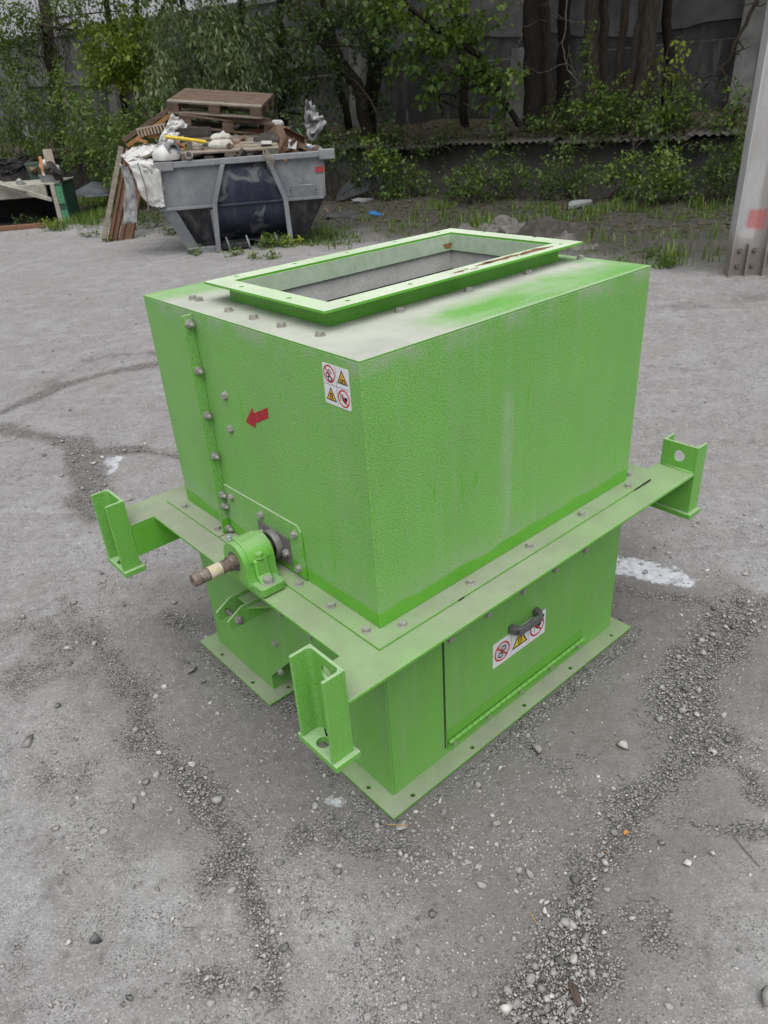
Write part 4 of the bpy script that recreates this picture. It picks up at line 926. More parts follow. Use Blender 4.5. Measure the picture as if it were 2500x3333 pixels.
def wander(a, b, n=6, amp=.08):
    a, b = Vector(a), Vector(b); L_ = (b-a).length; o = []
    for i in range(n+1):
        t = i/n; p = a.lerp(b, t)
        if 0 < i < n: p = p+Vector((rnd.gauss(0, 1), rnd.gauss(0, 1), rnd.gauss(0, .5)))*amp*L_*.5
        o.append(p)
    return o
def taper(r0, r1, n): return [r0+(r1-r0)*i/n for i in range(n+1)]
def B(px, py, N, rx, rz, n): return (tuple(onN(px, py, N)), rx, rz, n)
def tree(label, base, trunks, blobs, lm, bark='barkd', size=.085, asp=.5, droop=.25, limbs=True, group=None, name='tree', twigs=0):
    """trunks: list of (points, r0, r1)"""
    e = empty(name, base, 0, label, 'tree', group); o = Vector(base); tips = []
    for pts, r0, r1 in trunks:
        pts = [Vector(p) for p in pts]; fine = []
        for a, b in zip(pts[:-1], pts[1:]): fine += wander(a, b, 4, .05)[:-1]
        fine.append(pts[-1]); n = len(fine)-1
        MB().tube([p-o for p in fine], taper(r0, r1, n), 9).obj('trunk', M[bark], e, smooth=True)
        tips += fine[n//3:]
    if limbs and blobs:
        for c, rx, rz, n in blobs:
            c = Vector(c); s_ = min(tips, key=lambda p: (p-c).length+max(0, p.z-c.z)*.5); r0 = .014+.010*min(3, (c-s_).length)
            w_ = wander(s_, c, 6, .13); mb = MB().tube([p-o for p in w_], taper(r0, .006, 6), 6)
            for _ in range(7):
                t0 = rnd.choice(w_[2:]); d_ = Vector((rnd.gauss(0, 1), rnd.gauss(0, 1), rnd.gauss(.0, .8))).normalized()*rx*rnd.uniform(.5, 1.1)
                mb.tube([p-o for p in wander(t0, t0+d_, 4, .16)], taper(.007, .0025, 4), 4)
            mb.obj('limb', M[bark], e, smooth=True)
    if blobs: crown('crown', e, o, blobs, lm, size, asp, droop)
    return e
# --- trees along the bank (trunks placed where the photograph shows them)
def TP(l, N): return [tuple(onN(a, b, N)) for a, b in l]
SOILZ = .85
def foot_of(px, py, N):
    p = onN(px, py, N); p.z = SOILZ; return p
def up_line(px0, py0, px1, py1, N, zt=6.5):
    """trunk through two pixels of the photograph on plane N, carried down to the bank and up out of the frame"""
    a, b = onN(px0, py0, N), onN(px1, py1, N); d = b-a
    if abs(d.z) < 1e-3: d.z = 1e-3
    lo = a+d*((SOILZ-.05-a.z)/d.z); hi = a+d*((zt-a.z)/d.z); m_ = a.lerp(b, .5)
    return [tuple(lo), tuple(a), tuple(m_), tuple(b), tuple(hi)]
def overhead(N, s, z, rx, rz, n): return (tuple(bp(N, s, z)), rx, rz, n)  # leaf mass above the frame, added to shade the background
t_ = up_line(1278, 250, 1278, 20, 14.2); tree('straight brown trunk, left one of the bare group standing at right against the wall', t_[0], [(t_, .16, .10)], [overhead(13.2, 5.2, 5.6, 1.5, .9, 3200)], 'mid', 'bark')
t_ = up_line(1303, 250, 1303, 20, 14.6); tree('darker slim trunk directly behind the straight brown trunk at right', t_[0], [(t_, .10, .07)], [overhead(14, 4.2, 6.2, 1.2, .8, 1800)], 'dark', 'bark')
t_ = up_line(1330, 210, 1352, 10, 14.4); tree('slim trunk leaning right in the middle of the bare trunk group', t_[0], [(t_, .085, .06)], [overhead(13.8, 3.4, 6.0, 1.1, .8, 1800)], 'mid', 'bark')
t_ = up_line(1358, 220, 1392, 10, 14.1); t2_ = up_line(1385, 200, 1410, 10, 14.0); t2_[0] = t_[0]
tree('forked double trunk leaning right, rightmost of the bare trunk group', t_[0], [(t_, .12, .085), (t2_, .15, .10)], [overhead(13.2, 2.6, 5.4, 1.5, .9, 3000)], 'mid', 'bark')
t_ = up_line(1152, 260, 1150, 10, 14.0); tree('broad dark trunk beside the pale buttress in the middle of the wall', t_[0], [(t_, .19, .15)], [overhead(13.0, 6.6, 5.3, 1.5, .9, 3000)], 'dark', 'barkd')
t_ = up_line(1186, 240, 1176, 10, 14.6); tree('pale grey trunk just right of the broad dark trunk', t_[0], [(t_, .11, .08)], [], 'dark', 'bark')
t_ = up_line(1212, 270, 1220, 10, 14.9); tree('dark shaded trunk deep behind, right of the pale grey trunk', t_[0], [(t_, .13, .10)], [], 'dark', 'barkd')
t_ = up_line(798, 270, 822, 10, 13.9); tree('dark upright trunk in the centre with ivy-like leaves around it', t_[0], [(t_, .17, .12)],
     [B(790, 60, 13.4, .55, .45, 900), B(850, 120, 13.4, .5, .45, 520), B(815, 225, 13.6, .35, .5, 260), overhead(12.4, 8.6, 5.0, 1.6, .9, 3200)], 'dark', 'barkd')
t_ = [tuple(foot_of(800, 300, 13.8)), tuple(onN(770, 180, 13.4)), tuple(onN(715, 110, 13.0)), tuple(onN(650, 20, 12.6)), tuple(onN(600, -60, 12.4))]
tree('thick leaning trunk slanting up to the left above the skip', t_[0], [(t_, .13, .09)], [B(700, 40, 12.5, .6, .4, 900), B(760, 30, 12.6, .5, .4, 700)], 'dark', 'bark')
t_ = [tuple(foot_of(1140, 280, 13.6)), tuple(onN(1100, 235, 13.5)), tuple(onN(1040, 122, 13.2)), tuple(onN(965, 78, 12.9)), tuple(onN(880, 12, 12.6)), tuple(onN(830, -50, 12.4))]
tree('thin dark leaning maple with bright leaves crossing the wall in the centre', t_[0], [(t_, .06, .035)],
     [B(880, 40, 12.6, .6, .38, 384), B(950, 60, 12.7, .55, .35, 347), B(1010, 95, 12.8, .5, .35, 297), B(910, 120, 12.9, .5, .35, 260), B(985, 165, 13.0, .55, .38, 297), B(1060, 165, 13.0, .45, .33, 260), B(1085, 200, 13.1, .35, .3, 161), B(930, 205, 13.1, .35, .3, 136), B(1010, 25, 12.6, .5, .3, 223), B(830, 15, 12.5, .6, .35, 322)], 'fresh', 'barkd', .11, .75, .3)
t_ = up_line(612, 260, 606, 10, 13.4); tree('dark trunk behind the pallets of the skip', t_[0], [(t_, .10, .07)],
     [B(560, 50, 12.2, .85, .6, 2000), B(640, 110, 12.2, .75, .6, 1500), B(600, 190, 12.2, .7, .55, 1200), B(690, 170, 12.6, .6, .5, 650), B(700, 260, 12.8, .45, .4, 330), overhead(11.6, 11.5, 5.0, 1.6, .9, 3200)], 'dark', 'barkd', .085, .45, .5)
t_ = up_line(500, 300, 520, 10, 12.8, 5.6); tree('willow-like tree with drooping grey-green leaves left above the skip', t_[0], [(t_, .09, .05)],
     [B(450, 60, 11.6, .85, .6, 1900), B(520, 130, 11.4, .8, .65, 2000), B(430, 170, 11.4, .8, .65, 1900), B(480, 240, 11.3, .75, .6, 1700), B(390, 90, 11.8, .7, .55, 1200), B(360, 215, 11.6, .6, .6, 1100), B(540, 250, 11.6, .55, .5, 900), B(405, 300, 11.2, .55, .45, 1000)], 'grey', 'barkd', .12, .30, .9)
t_ = up_line(282, 300, 248, 120, 13.6); t2_ = up_line(298, 300, 296, 120, 13.8); t2_[0] = t_[0]
tree('two dark stems topped by bright yellow-green leaves at upper left', t_[0], [(t_, .09, .06), (t2_, .08, .05)],
     [B(250, 110, 13.0, .7, .5, 1200), B(300, 95, 13.0, .75, .5, 1300), B(215, 140, 13.0, .5, .45, 700), B(330, 150, 13.0, .5, .45, 700), B(265, 165, 13.0, .55, .35, 700)], 'lime', 'barkd', .12, .55, .35)
t_ = up_line(118, 200, 96, 10, 14.2); tree('brown trunk hung with dead twigs at the far upper left', t_[0], [(t_, .17, .13)],
     [B(40, 40, 13.4, .8, .55, 1300), B(150, 30, 13.4, .9, .5, 900), B(60, 110, 13.6, .8, .5, 1100), B(-10, 90, 13.4, .7, .6, 900), B(250, 20, 13.2, 1.0, .5, 1000), B(360, 20, 12.8, 1.0, .5, 1100), overhead(12.5, 18, 6.2, 2.0, 1.0, 3200)], 'mid', 'bark', .10, .5, .35)
for i_, (s0_, zz) in enumerate([(0.5, 5.2), (3.6, 5.6), (7.4, 5.9), (10.2, 5.7), (14.0, 5.4)]):  # tall trees added so that their crowns out of frame shade the background
    b0 = bp(14.6, s0_, SOILZ); tp_ = bp(14.0, s0_+.2, 5.0)
    tree(['tall tree whose crown spreads above the steel column, out of the picture', 'tall tree whose crown spreads above the bare trunk group', 'tall tree whose crown spreads above the pale buttress', 'tall tree whose crown spreads above the centre of the wall', 'tall tree whose crown spreads above the left part of the wall'][i_],
         b0, [([b0, b0.lerp(tp_, .5), tp_], .09, .05)], [overhead(12.8, s0_, zz, 1.7, .8, 3000), overhead(11.0, s0_+.5, zz+.5, 1.7, .8, 2600), overhead(13.8, s0_+1.5, zz+.3, 1.5, .8, 2000)], 'mid', 'barkd', .12, .55, .3)
# dead twigs hanging at the far upper left
def dead_twigs():
    e = empty('dead_vine', onN(110, 160, 13.7), 0, 'tangle of bare dead twigs hanging on the brown trunk at upper left', 'dead vine'); o = Vector(e.location); mb = MB()
    for i in range(150):
        a = onN(rnd.uniform(60, 150), rnd.uniform(-10, 130), 13.7+rnd.uniform(-.3, .3)); b = a+Vector((rnd.gauss(0, .22), rnd.gauss(0, .22), -rnd.uniform(.25, .95)))
        mb.tube([p-o for p in wander(a, b, 5, .10)], taper(.007, .003, 5), 4)
    mb.obj('twig_tangle', M['bark'], e, smooth=True)
dead_twigs()
# bare branches crossing the picture
def branch(label, px, N, r0, r1, bark='barkl', sub=6, name='branch'):
    ps = [onN(a, b, N+(c[0] if c else 0)) for a, b, *c in px]; o = ps[0]; e = empty(name, o, 0, label, 'branch'); fine = []
    for a, b in zip(ps[:-1], ps[1:]): fine += wander(a, b, 4, .06)[:-1]
    fine.append(ps[-1]); MB().tube([p-o for p in fine], taper(r0, r1, len(fine)-1), 6).obj('main_stem', M[bark], e, smooth=True)
    if sub:
        for _ in range(sub):
            mb = MB(); t0 = rnd.choice(fine[1:]); d_ = Vector((rnd.gauss(0, 1), rnd.gauss(0, 1), rnd.gauss(-.2, .7))).normalized()*rnd.uniform(.2, .7)
            mb.tube([p-o for p in wander(t0, t0+d_, 5, .14)], taper(r1*1.1, .002, 5), 4)
            mb.obj('side_twig', M[bark], e, smooth=True)
branch('long bare dead branch leaning from top right down to the bush', [(1640, -10), (1600, 70), (1575, 130), (1520, 190)], 13.2, .030, .012, 'bark', 7)
branch('short dark stub hanging below the bare dead branch at right', [(1570, 135), (1553, 175), (1545, 195)], 13.2, .020, .008, 'barkd', 2)
branch('pale curved bare stem among the shrubs at left', [(138, 215), (160, 240), (195, 290), (228, 365)], 11.8, .022, .016, 'barkl', 2)
branch('thin grey twig hanging in front of the dark wall at upper centre', [(1130, 0), (1118, 40), (1128, 75), (1110, 110)], 13.0, .012, .006, 'barkl', 5)
branch('tangled grey twig dropping beside the brown trunks', [(1225, 0), (1222, 60), (1215, 100), (1225, 150), (1250, 180)], 13.0, .012, .006, 'barkl', 8)
branch('thin dead twig lying across the wall left of the buttress', [(1000, 222), (1060, 250), (1130, 285)], 13.3, .010, .006, 'barkl', 5)
branch('dark drooping branch over the skip at top centre', [(760, 100), (700, 95), (620, 90), (540, 110)], 12.4, .022, .008, 'barkd', 9)
branch('bare twiggy branch right of the skip pallets', [(820, 250), (780, 190), (740, 150), (700, 130)], 12.8, .018, .006, 'bark', 12)
branch('thin stem sticking up out of the right bush', [(1372, 260), (1365, 300), (1375, 345), (1385, 400)], 12.6, .014, .018, 'bark', 4)
branch('short bare stem rising at the left of the central wall', [(945, 165), (950, 215), (955, 250)], 13.6, .03, .02, 'barkd', 2)
# --- shrubs
def shrub(label, blobs, lm, size=.085, asp=.55, droop=.25, base=None, bark='bark', group=None):
    cs = [Vector(b[0]) for b in blobs]; c = sum(cs, Vector())/len(cs); bz = gz1(c) if base is None else base
    o = Vector((c.x, c.y, bz)); e = empty('shrub', o, 0, label, 'shrub', group); mb = MB()
    for cc, rx, rz, n in blobs:
        cc = Vector(cc)
        for _ in range(5):
            tgt = cc+Vector((rnd.uniform(-1, 1)*rx, rnd.uniform(-1, 1)*rx, rnd.uniform(-.5, 1)*rz)); st = Vector((cc.x+rnd.gauss(0, .15), cc.y+rnd.gauss(0, .15), bz-.03))
            mb.tube([p-o for p in wander(st, tgt, 5, .10)], taper(.010, .003, 5), 4)
    mb.obj('stems', M[bark], e, smooth=True); crown('crown', e, o, blobs, lm, size, asp, droop); return e
NU, NL = 13.35, 12.5
def low(px, N, h, rx, n, dz=0): 
    p = onN(px, 400, N); z0 = gz1(p); return ((p.x, p.y, z0+h*.50), rx, h*.50, n*1.15)
shrub('leafy green bush on the bank below the bare trunks, its tallest part', [B(1300, 235, NU, .45, .32, 620), B(1318, 200, NU, .24, .26, 260), B(1255, 255, NU, .38, .25, 420), B(1350, 262, NU, .42, .26, 460)], 'fresh', .074, .55, .3, .9)
shrub('green bush on the bank between the trunk group and the steel column', [B(1415, 258, NU, .42, .26, 480), B(1470, 245, NU, .36, .28, 420), B(1492, 215, NU, .18, .22, 150), B(1440, 280, NU, .4, .22, 360)], 'fresh', .074, .55, .3, .9)
shrub('dark bush on the bank at the foot of the pale buttress', [B(1195, 262, NU, .42, .24, 420), B(1150, 275, NU, .3, .18, 200), B(1212, 232, NU, .22, .24, 190)], 'mid', .08, .55, .3, .9)
shrub('thin sapling with yellowish leaves in front of the wall at right', [B(1435, 130, 13.8, .35, .35, 110), B(1480, 150, 13.8, .3, .3, 90), B(1425, 175, 13.8, .3, .3, 90)], 'lime', .085, .55, .3, .9, 'barkl')
shrub('thin leafy sapling in front of the straight brown trunk', [B(1262, 110, 13.5, .3, .25, 120), B(1270, 160, 13.5, .2, .25, 60)], 'fresh', .085, .55, .3, .9, 'barkl')
shrub('small pale green bush right of the steel column foot of the wall', [B(1560, 245, 13.4, .3, .3, 260), B(1650, 250, 13.4, .5, .5, 500), B(1590, 220, 13.4, .2, .3, 120)], 'fresh', .08, .5, .3, .9)
shrub('dense low bush under the corrugated sheets, just left of the steel column', [low(1545, NL-.2, 1.1, .45, 850), low(1480, NL-.1, .65, .4, 450), low(1600, NL, 1.05, .5, 700)], 'mid', .064, .55, .2)
shrub('dense low bush under the corrugated sheets below the tall bank bush', [low(1400, NL-.4, .85, .5, 900), low(1335, NL-.2, .55, .4, 420), low(1440, NL-.5, .6, .4, 520)], 'fresh', .066, .55, .2)
shrub('low green bush under the corrugated sheets in line with the pale buttress', [low(1255, NL-.2, .55, .45, 420), low(1190, NL-.3, .8, .5, 800), low(1115, NL-.2, .65, .45, 520)], 'mid', .066, .55, .2)
shrub('low green bush right of the leaning dark panel', [low(1050, NL-.1, .75, .5, 700), low(980, NL-.1, .5, .4, 380), low(1020, NL-.5, .45, .4, 420)], 'mid', .064, .55, .2)
shrub('leafy sprout growing beside the leaning dark panel', [low(845, NL-.5, .85, .3, 480), low(815, NL-.4, 1.2, .25, 340), low(880, NL-.2, .6, .4, 420)], 'fresh', .08, .6, .2)
shrub('sparse bush hanging over the corrugated edge in the centre', [B(900, 300, 13.2, .5, .3, 260), B(1000, 290, 13.2, .5, .25, 240), B(840, 290, 13.2, .4, .3, 200), B(1090, 300, 13.1, .4, .25, 240)], 'dark', .08, .55, .3, .85)
shrub('tall grey-green shrub left of the skip behind the leaning boards', [B(300, 300, 10.8, .6, .55, 1300), B(250, 350, 10.8, .55, .5, 1100), B(330, 250, 11.0, .5, .5, 900), B(220, 290, 11.2, .55, .5, 1000), B(280, 390, 10.6, .5, .4, 850), B(330, 350, 10.4, .35, .5, 600)], 'mid', .09, .45, .45)
shrub('big shadowy shrub filling the left edge of the picture', [B(40, 180, 12.6, .9, .6, 1700), B(40, 260, 12.4, .9, .6, 1700), B(110, 240, 12.6, .8, .6, 1500), B(20, 320, 12.4, .8, .5, 1200), B(120, 320, 12.4, .7, .5, 1100), B(-40, 240, 12.6, .9, .8, 900)], 'mid', .085, .5, .35)
shrub('loose green shrub in front of the two dark stems at left', [B(180, 240, 11.8, .6, .5, 1000), B(190, 320, 11.6, .55, .5, 900), B(255, 285, 11.8, .5, .25, 420), B(150, 180, 12.4, .5, .4, 420), B(245, 300, 11.4, .4, .3, 420)], 'fresh', .085, .5, .4)
shrub('dark shrub behind the skip to the right of the pallets', [B(640, 280, 11.6, .5, .4, 500), B(720, 320, 11.8, .5, .4, 420), B(760, 350, 12.2, .4, .4, 420)], 'dark', .08, .55, .3)
shrub('overgrown fringe of twigs and leaves along the corrugated edge at right', [B(x_, 296+rnd.uniform(-8, 8), 12.95, .42, .14, 90) for x_ in (1240, 1300, 1360, 1420, 1480)], 'dark', .075, .5, .5, .75)
shrub('overgrown fringe of leaves along the corrugated edge in the centre', [B(x_, 305+rnd.uniform(-8, 8), 12.95, .45, .16, 120) for x_ in (830, 875, 920, 965)], 'dark', .075, .5, .5, .75)
# --- weeds, one by one, at the edge of the yard
def weed(px, py, r, n, lm, label, size=.05, N=None):
    p = Vector(onz(px, py)); p.z = gz1(p); e = empty('weed', p, 0, label, 'weed'); mb = MB()
    for _ in range(7):
        d_ = Vector((rnd.gauss(0, .7)*r, rnd.gauss(0, .7)*r, r*rnd.uniform(.3, .8))); mb.tube(wander((0, 0, -.01), d_, 3, .1), taper(.004, .0015, 3), 4)
    mb.obj('stems', M['bark'], e, smooth=True); crown('foliage', e, (0, 0, 0), [((0, 0, r*.35), r, r*.38, n*2)], lm, size*.75, .6, -.1); return e
for a in [(120, 497, .24, 240, 'lime', 'bright yellow-green weed at the foot of the green perforated post'), (192, 512, .12, 70, 'fresh', 'small weed on the dust right of the perforated post'),
          (232, 520, .10, 70, 'lime', 'small bright weed between the feet of the leaning boards'), (375, 512, .16, 120, 'mid', 'weed under the slanted left end of the skip'),
          (425, 552, .09, 60, 'fresh', 'tiny weed on the dust left of the skip foot'), (510, 552, .10, 80, 'fresh', 'round little weed right in front of the skip between its feet'),
          (558, 559, .09, 60, 'lime', 'flat little weed in front of the skip, left of two'), (590, 560, .08, 60, 'fresh', 'flat little weed in front of the skip, right of two'),
          (580, 540, .16, 200, 'fresh', 'bushy weed under the skip beside its right foot'), (632, 538, .13, 150, 'lime', 'bright weed outside the right foot of the skip'),
          (1440, 735 // 1 - 160, .16, 60, 'fresh', 'weed sprouting from the soil left of the steel column'), (1395, 560, .12, 50, 'mid', 'spindly weed behind the right end of the machine'),
          (330, 490, .3, 260, 'dark', 'dark weeds in the shade under the tarp at the skip end'), (60, 490, .22, 120, 'dark', 'dark weed inside the shade of the open steel tank')]:
    weed(*a)
# --- grass
def grass():
    n0 = 24000; Np = rg.uniform(7.6, 12.8, n0); Sp = rg.uniform(-1, 19, n0); pts = G0[None]+BN[None]*Np[:, None]+BD[None]*Sp[:, None]
    px_, py_ = pts[:, 0], pts[:, 1]; den = smooth01(.54, .70, fbm(px_, py_, 1.1, 3, 60))
    for (a, b, r, w_) in [(700, 520, .7, 1.2), (650, 510, .5, 1.0), (760, 500, .5, .8), (210, 455, .8, 1.2), (180, 480, .8, 1.2), (240, 440, .8, 1), (1330, 548, .6, .8), (1480, 540, .5, .7), (1400, 560, .5, .9), (1480, 555, .5, .9), (1540, 560, .4, .7), (870, 500, .5, .6), (920, 490, .5, .5)]:
        q = onz(a, b); den = np.maximum(den, w_*np.exp(-((px_-q[0])**2+(py_-q[1])**2)/r**2))
    edge = smooth01(7.9, 9.0, Np-.10*(Sp-5)); nearbush = smooth01(9, 12, Np)
    keep = rg.random(n0) < den*np.maximum(edge, 0)*.8*smooth01(.30, .60, fbm(px_, py_, 3.0, 2, 77))+0.02
    for (a, b, r) in [(700, 520, .6), (200, 470, .8), (175, 490, .5), (230, 440, .9), (1400, 565, .4), (655, 515, .4)]:
        q = onz(a, b); keep |= (np.hypot(px_-q[0], py_-q[1]) < r) & (rg.random(n0) < .7)
    px_, py_ = px_[keep], py_[keep]; n = len(px_); k_ = 4; px_ = np.repeat(px_, k_)+rg.normal(0, .03, n*k_); py_ = np.repeat(py_, k_)+rg.normal(0, .03, n*k_); n *= k_
    z = ground_z(px_, py_); h = rg.uniform(.03, .14, n)*(.25+1.3*smooth01(.3, .75, fbm(px_, py_, 1.6, 2, 66))); a = rg.uniform(0, 6.28, n); w_ = rg.uniform(.003, .009, n)
    lx, ly = np.cos(a), np.sin(a); lean = rg.uniform(.1, .7, n)*h
    b0 = np.stack([px_-ly*w_, py_+lx*w_, z-.005], 1); b1 = np.stack([px_+ly*w_, py_-lx*w_, z-.005], 1)
    m0 = np.stack([px_+lx*lean*.35-ly*w_*.7, py_+ly*lean*.35+lx*w_*.7, z+h*.6], 1); m1 = np.stack([px_+lx*lean*.35+ly*w_*.7, py_+ly*lean*.35-lx*w_*.7, z+h*.6], 1); t = np.stack([px_+lx*lean, py_+ly*lean, z+h], 1)
    V = np.stack([b0, b1, m0, m1, t], 1).reshape(-1, 3); b = np.arange(n)*5
    F = np.concatenate([np.stack([b, b+1, b+3], 1), np.stack([b, b+3, b+2], 1), np.stack([b+2, b+3, b+4], 1)]); T_ = np.tile(rg.random(n), 3)
    tag(link('grass', np_mesh('grass', V, F, LM['fresh'], False, {'tone': ('FACE', T_)})), 'patchy green grass on the dark soil behind the yard', 'grass', kind='stuff')
    # dead leaves on the soil and on the bank
    n = 9000; Np = rg.uniform(9.6, 13.0, n); Sp = rg.uniform(-1, 16, n); Np[:3500] = rg.uniform(13.0, 15.3, 3500)
    P_ = G0[None]+BN[None]*Np[:, None]+BD[None]*Sp[:, None]; z = ground_z(P_[:, 0], P_[:, 1])+.012; z[:3500] = 1.0+.02*rg.random(3500)+.10*smooth01(13.2, 15.4, Np[:3500])
    a = rg.uniform(0, 6.28, n); L_ = rg.uniform(.02, .05, n); dx, dy = np.cos(a)*L_, np.sin(a)*L_
    V = np.stack([np.stack([P_[:, 0]-dx, P_[:, 1]-dy, z], 1), np.stack([P_[:, 0]-dy*.5, P_[:, 1]+dx*.5, z+.012], 1), np.stack([P_[:, 0]+dx, P_[:, 1]+dy, z+rg.uniform(0, .03, n)], 1), np.stack([P_[:, 0]+dy*.5, P_[:, 1]-dx*.5, z+.006], 1)], 1).reshape(-1, 3)
    b = np.arange(n)*4; F = np.concatenate([np.stack([b, b+1, b+2], 1), np.stack([b, b+2, b+3], 1)]); T_ = np.tile(rg.random(n), 2)
    tag(link('leaf_litter', np_mesh('leaf_litter', V, F, leaf_mat('dead_leaf', (.06, .045, .03), (.10, .078, .053), (.17, .14, .10)), False, {'tone': ('FACE', T_)})), 'brown dead leaves strewn over the soil below the bushes', 'leaf litter', kind='stuff')
grass()
# ================================================================== skip container and its load
class Local:
    """a place in the yard with its own axes: x to the right, y away, z up"""
    def __init__(s, org, rz):
        s.o = Vector(org); s.rz = rz; s.X = Vector((math.cos(rz), math.sin(rz), 0)); s.Y = Vector((-math.sin(rz), math.cos(rz), 0))
        s.Mw = Matrix.Translation(s.o) @ Matrix.Rotation(rz, 4, 'Z')
    def at(s, px, py, dep=0.0):
        r = Vector(ray(px, py)); c = Vector(CAM); t = ((s.o+s.Y*dep-c).dot(s.Y))/r.dot(s.Y); p = c+r*t-s.o; return Vector((p.dot(s.X), dep, p.z))
    def w(s, p): return s.Mw @ Vector(p)
SKO = Vector((4.056, 7.885, 0)); SKO.z = gz1(SKO)-.01
SK = Local(SKO, math.radians(-33))
def q1(x, y): return (219+.32*x, 172.5+.32*y)           # crop round the skip -> picture
def sk(x, y, dep=0.0): return SK.at(*q1(x, y), dep)
def skip_mat(name, c1, c2, dirt, drip=(.16, .16, .165), top=.5):
    k = NT(name); P = k.co(); x, y, z = k.n_sep(P); b = k.noise(P, 2.2, 5, .65); st = k.noise(k.scale(P, 11, 11, 1.0), 1.0, 4, .6); f = k.noise(P, 60, 3)
    c = k.mix(k.ramp(b, .35, .65), c1, c2); c = k.mix(k.math('MULTIPLY', k.ramp(st, .46, .66), dirt), c, drip); c = k.mix(k.ramp(f, .55, .75, 0, .3), c, (.10, .085, .07))
    c = k.mix(k.math('MULTIPLY', k.ramp(k.noise(P, 3.3, 4, .6, 1.0), .52, .62), top), c, (.24, .24, .24))
    return k.done(c, k.ramp(b, .3, .7, .38, .62), .15, k.bump(k.noise(P, 3.5, 3), .03, .25), .45)
M['skipg'] = skip_mat('faded_skip_paint', (.15, .16, .175), (.22, .23, .245), .5)
M['skipn'] = skip_mat('navy_skip_paint', (.012, .017, .036), (.020, .027, .050), .22, (.10, .10, .11), .45)
M['skipd'] = skip_mat('dark_skip_panel', (.017, .018, .021), (.026, .027, .031), .35, (.16, .16, .165), .1)
skip = empty('skip_container', SKO, SK.rz, 'grey and navy steel skip container heaped with rubbish and pallets', 'skip')
TL, TR, ZR, ZD, ZB = -.64, 1.50, 1.07, .575, .11
def quad(pts, th=.012):
    a = [Vector(p) for p in pts]; n = (a[1]-a[0]).cross(a[2]-a[0]).normalized()*th
    if n.y < 0: n = -n
    b = MB(); m = len(a); return b.add(a+[p+n for p in a], [tuple(range(m)), tuple(range(2*m-1, m-1, -1))]+[(i, (i+1) % m, (i+1) % m+m, i+m) for i in range(m)])
Y0, Y1, YB = .05, 1.50, .26
quad([(TL, Y0, ZR), (TL+.03, Y0+.02, ZD), (.06, Y0+.02, ZD), (.235, Y0, ZR)]).obj('side_panel', M['skipg'], skip)
quad([(.80, Y0, ZR), (.955, Y0+.02, ZD), (TR-.05, Y0+.02, ZD), (TR, Y0, ZR)]).obj('side_panel', M['skipg'], skip)
def bulge(t0a, t1a, t0b, t1b, za, zb, ya, yb, amp):
    V = []; n, m = 10, 10
    for i in range(n+1):
        v = i/n
        for j in range(m+1):
            u = j/m; V.append((t0a+(t0b-t0a)*v+((t1a+(t1b-t1a)*v)-(t0a+(t0b-t0a)*v))*u, ya+(yb-ya)*v-amp*math.sin(math.pi*v)*.6, za+(zb-za)*v))
    F = [(i*(m+1)+j, i*(m+1)+j+1, (i+1)*(m+1)+j+1, (i+1)*(m+1)+j) for i in range(n) for j in range(m)]
    return MB().add(V, F)
bulge(.245, .79, .07, .945, ZR, ZD, Y0+.05, Y0+.03, .06).obj('navy_panel', M['skipn'], skip, smooth=True)
MB().box(.06, .95, Y0-.01, Y0+.03, ZD-.02, ZD+.005).obj('fold_ridge', M['skipn'], skip, .006)
bulge(.07, .945, .05, .93, ZD-.02, ZB, Y0+.03, YB+.10, .16).obj('navy_panel', M['skipn'], skip, smooth=True)
quad([(TL+.16, Y0+.03, ZD), (-.30, YB, ZB), (.04, YB, ZB), (.06, Y0+.03, ZD)]).obj('lower_panel', M['skipd'], skip)
quad([(.955, Y0+.03, ZD), (.94, YB, ZB), (1.20, YB, ZB), (TR-.05, Y0+.03, ZD)]).obj('lower_panel', M['skipd'], skip)
quad([(TL+.02, Y0+.005, ZD+.04), (-.40, Y0+.10, ZB-.02), (-.24, Y0+.10, ZB-.02), (TL+.20, Y0+.01, ZD)], .014).obj('edge_flange', M['skipg'], skip)
MB().box(TL+.03, TR-.06, Y0-.005, Y0+.045, ZD-.035, ZD).obj('fold_rail', M['skipg'], skip, .006) if False else None
for (a, b) in ((TL+.02, .05), (.965, TR-.05)): MB().box(a, b, Y0-.012, Y0+.018, ZD-.022, ZD+.012).obj('fold_rail', M['skipg'], skip, .005)
# far side, ends, floor
quad([(TL, Y1, ZR), (-.30, Y1-.2, ZB), (1.20, Y1-.2, ZB), (TR, Y1, ZR)]).obj('back_panel', M['skipd'], skip)
quad([(TL, Y0, ZR), (TL, Y1, ZR), (TL+.02, Y1, ZD), (TL+.02, Y0, ZD)]).obj('end_panel', M['skipg'], skip)
quad([(TL+.02, Y0, ZD), (TL+.02, Y1, ZD), (-.32, Y1-.2, ZB), (-.32, YB, ZB)]).obj('end_panel', M['skipg'], skip)
quad([(TR, Y0, ZR), (TR, Y1, ZR), (TR-.03, Y1, ZD), (TR-.03, Y0, ZD)]).obj('end_panel', M['skipg'], skip)
quad([(TR-.03, Y0, ZD), (TR-.03, Y1, ZD), (1.20, Y1-.2, ZB), (1.20, YB, ZB)]).obj('end_panel', M['skipd'], skip)
MB().box(-.30, 1.20, YB, Y1-.2, ZB-.02, ZB).obj('floor_plate', M['skipd'], skip)
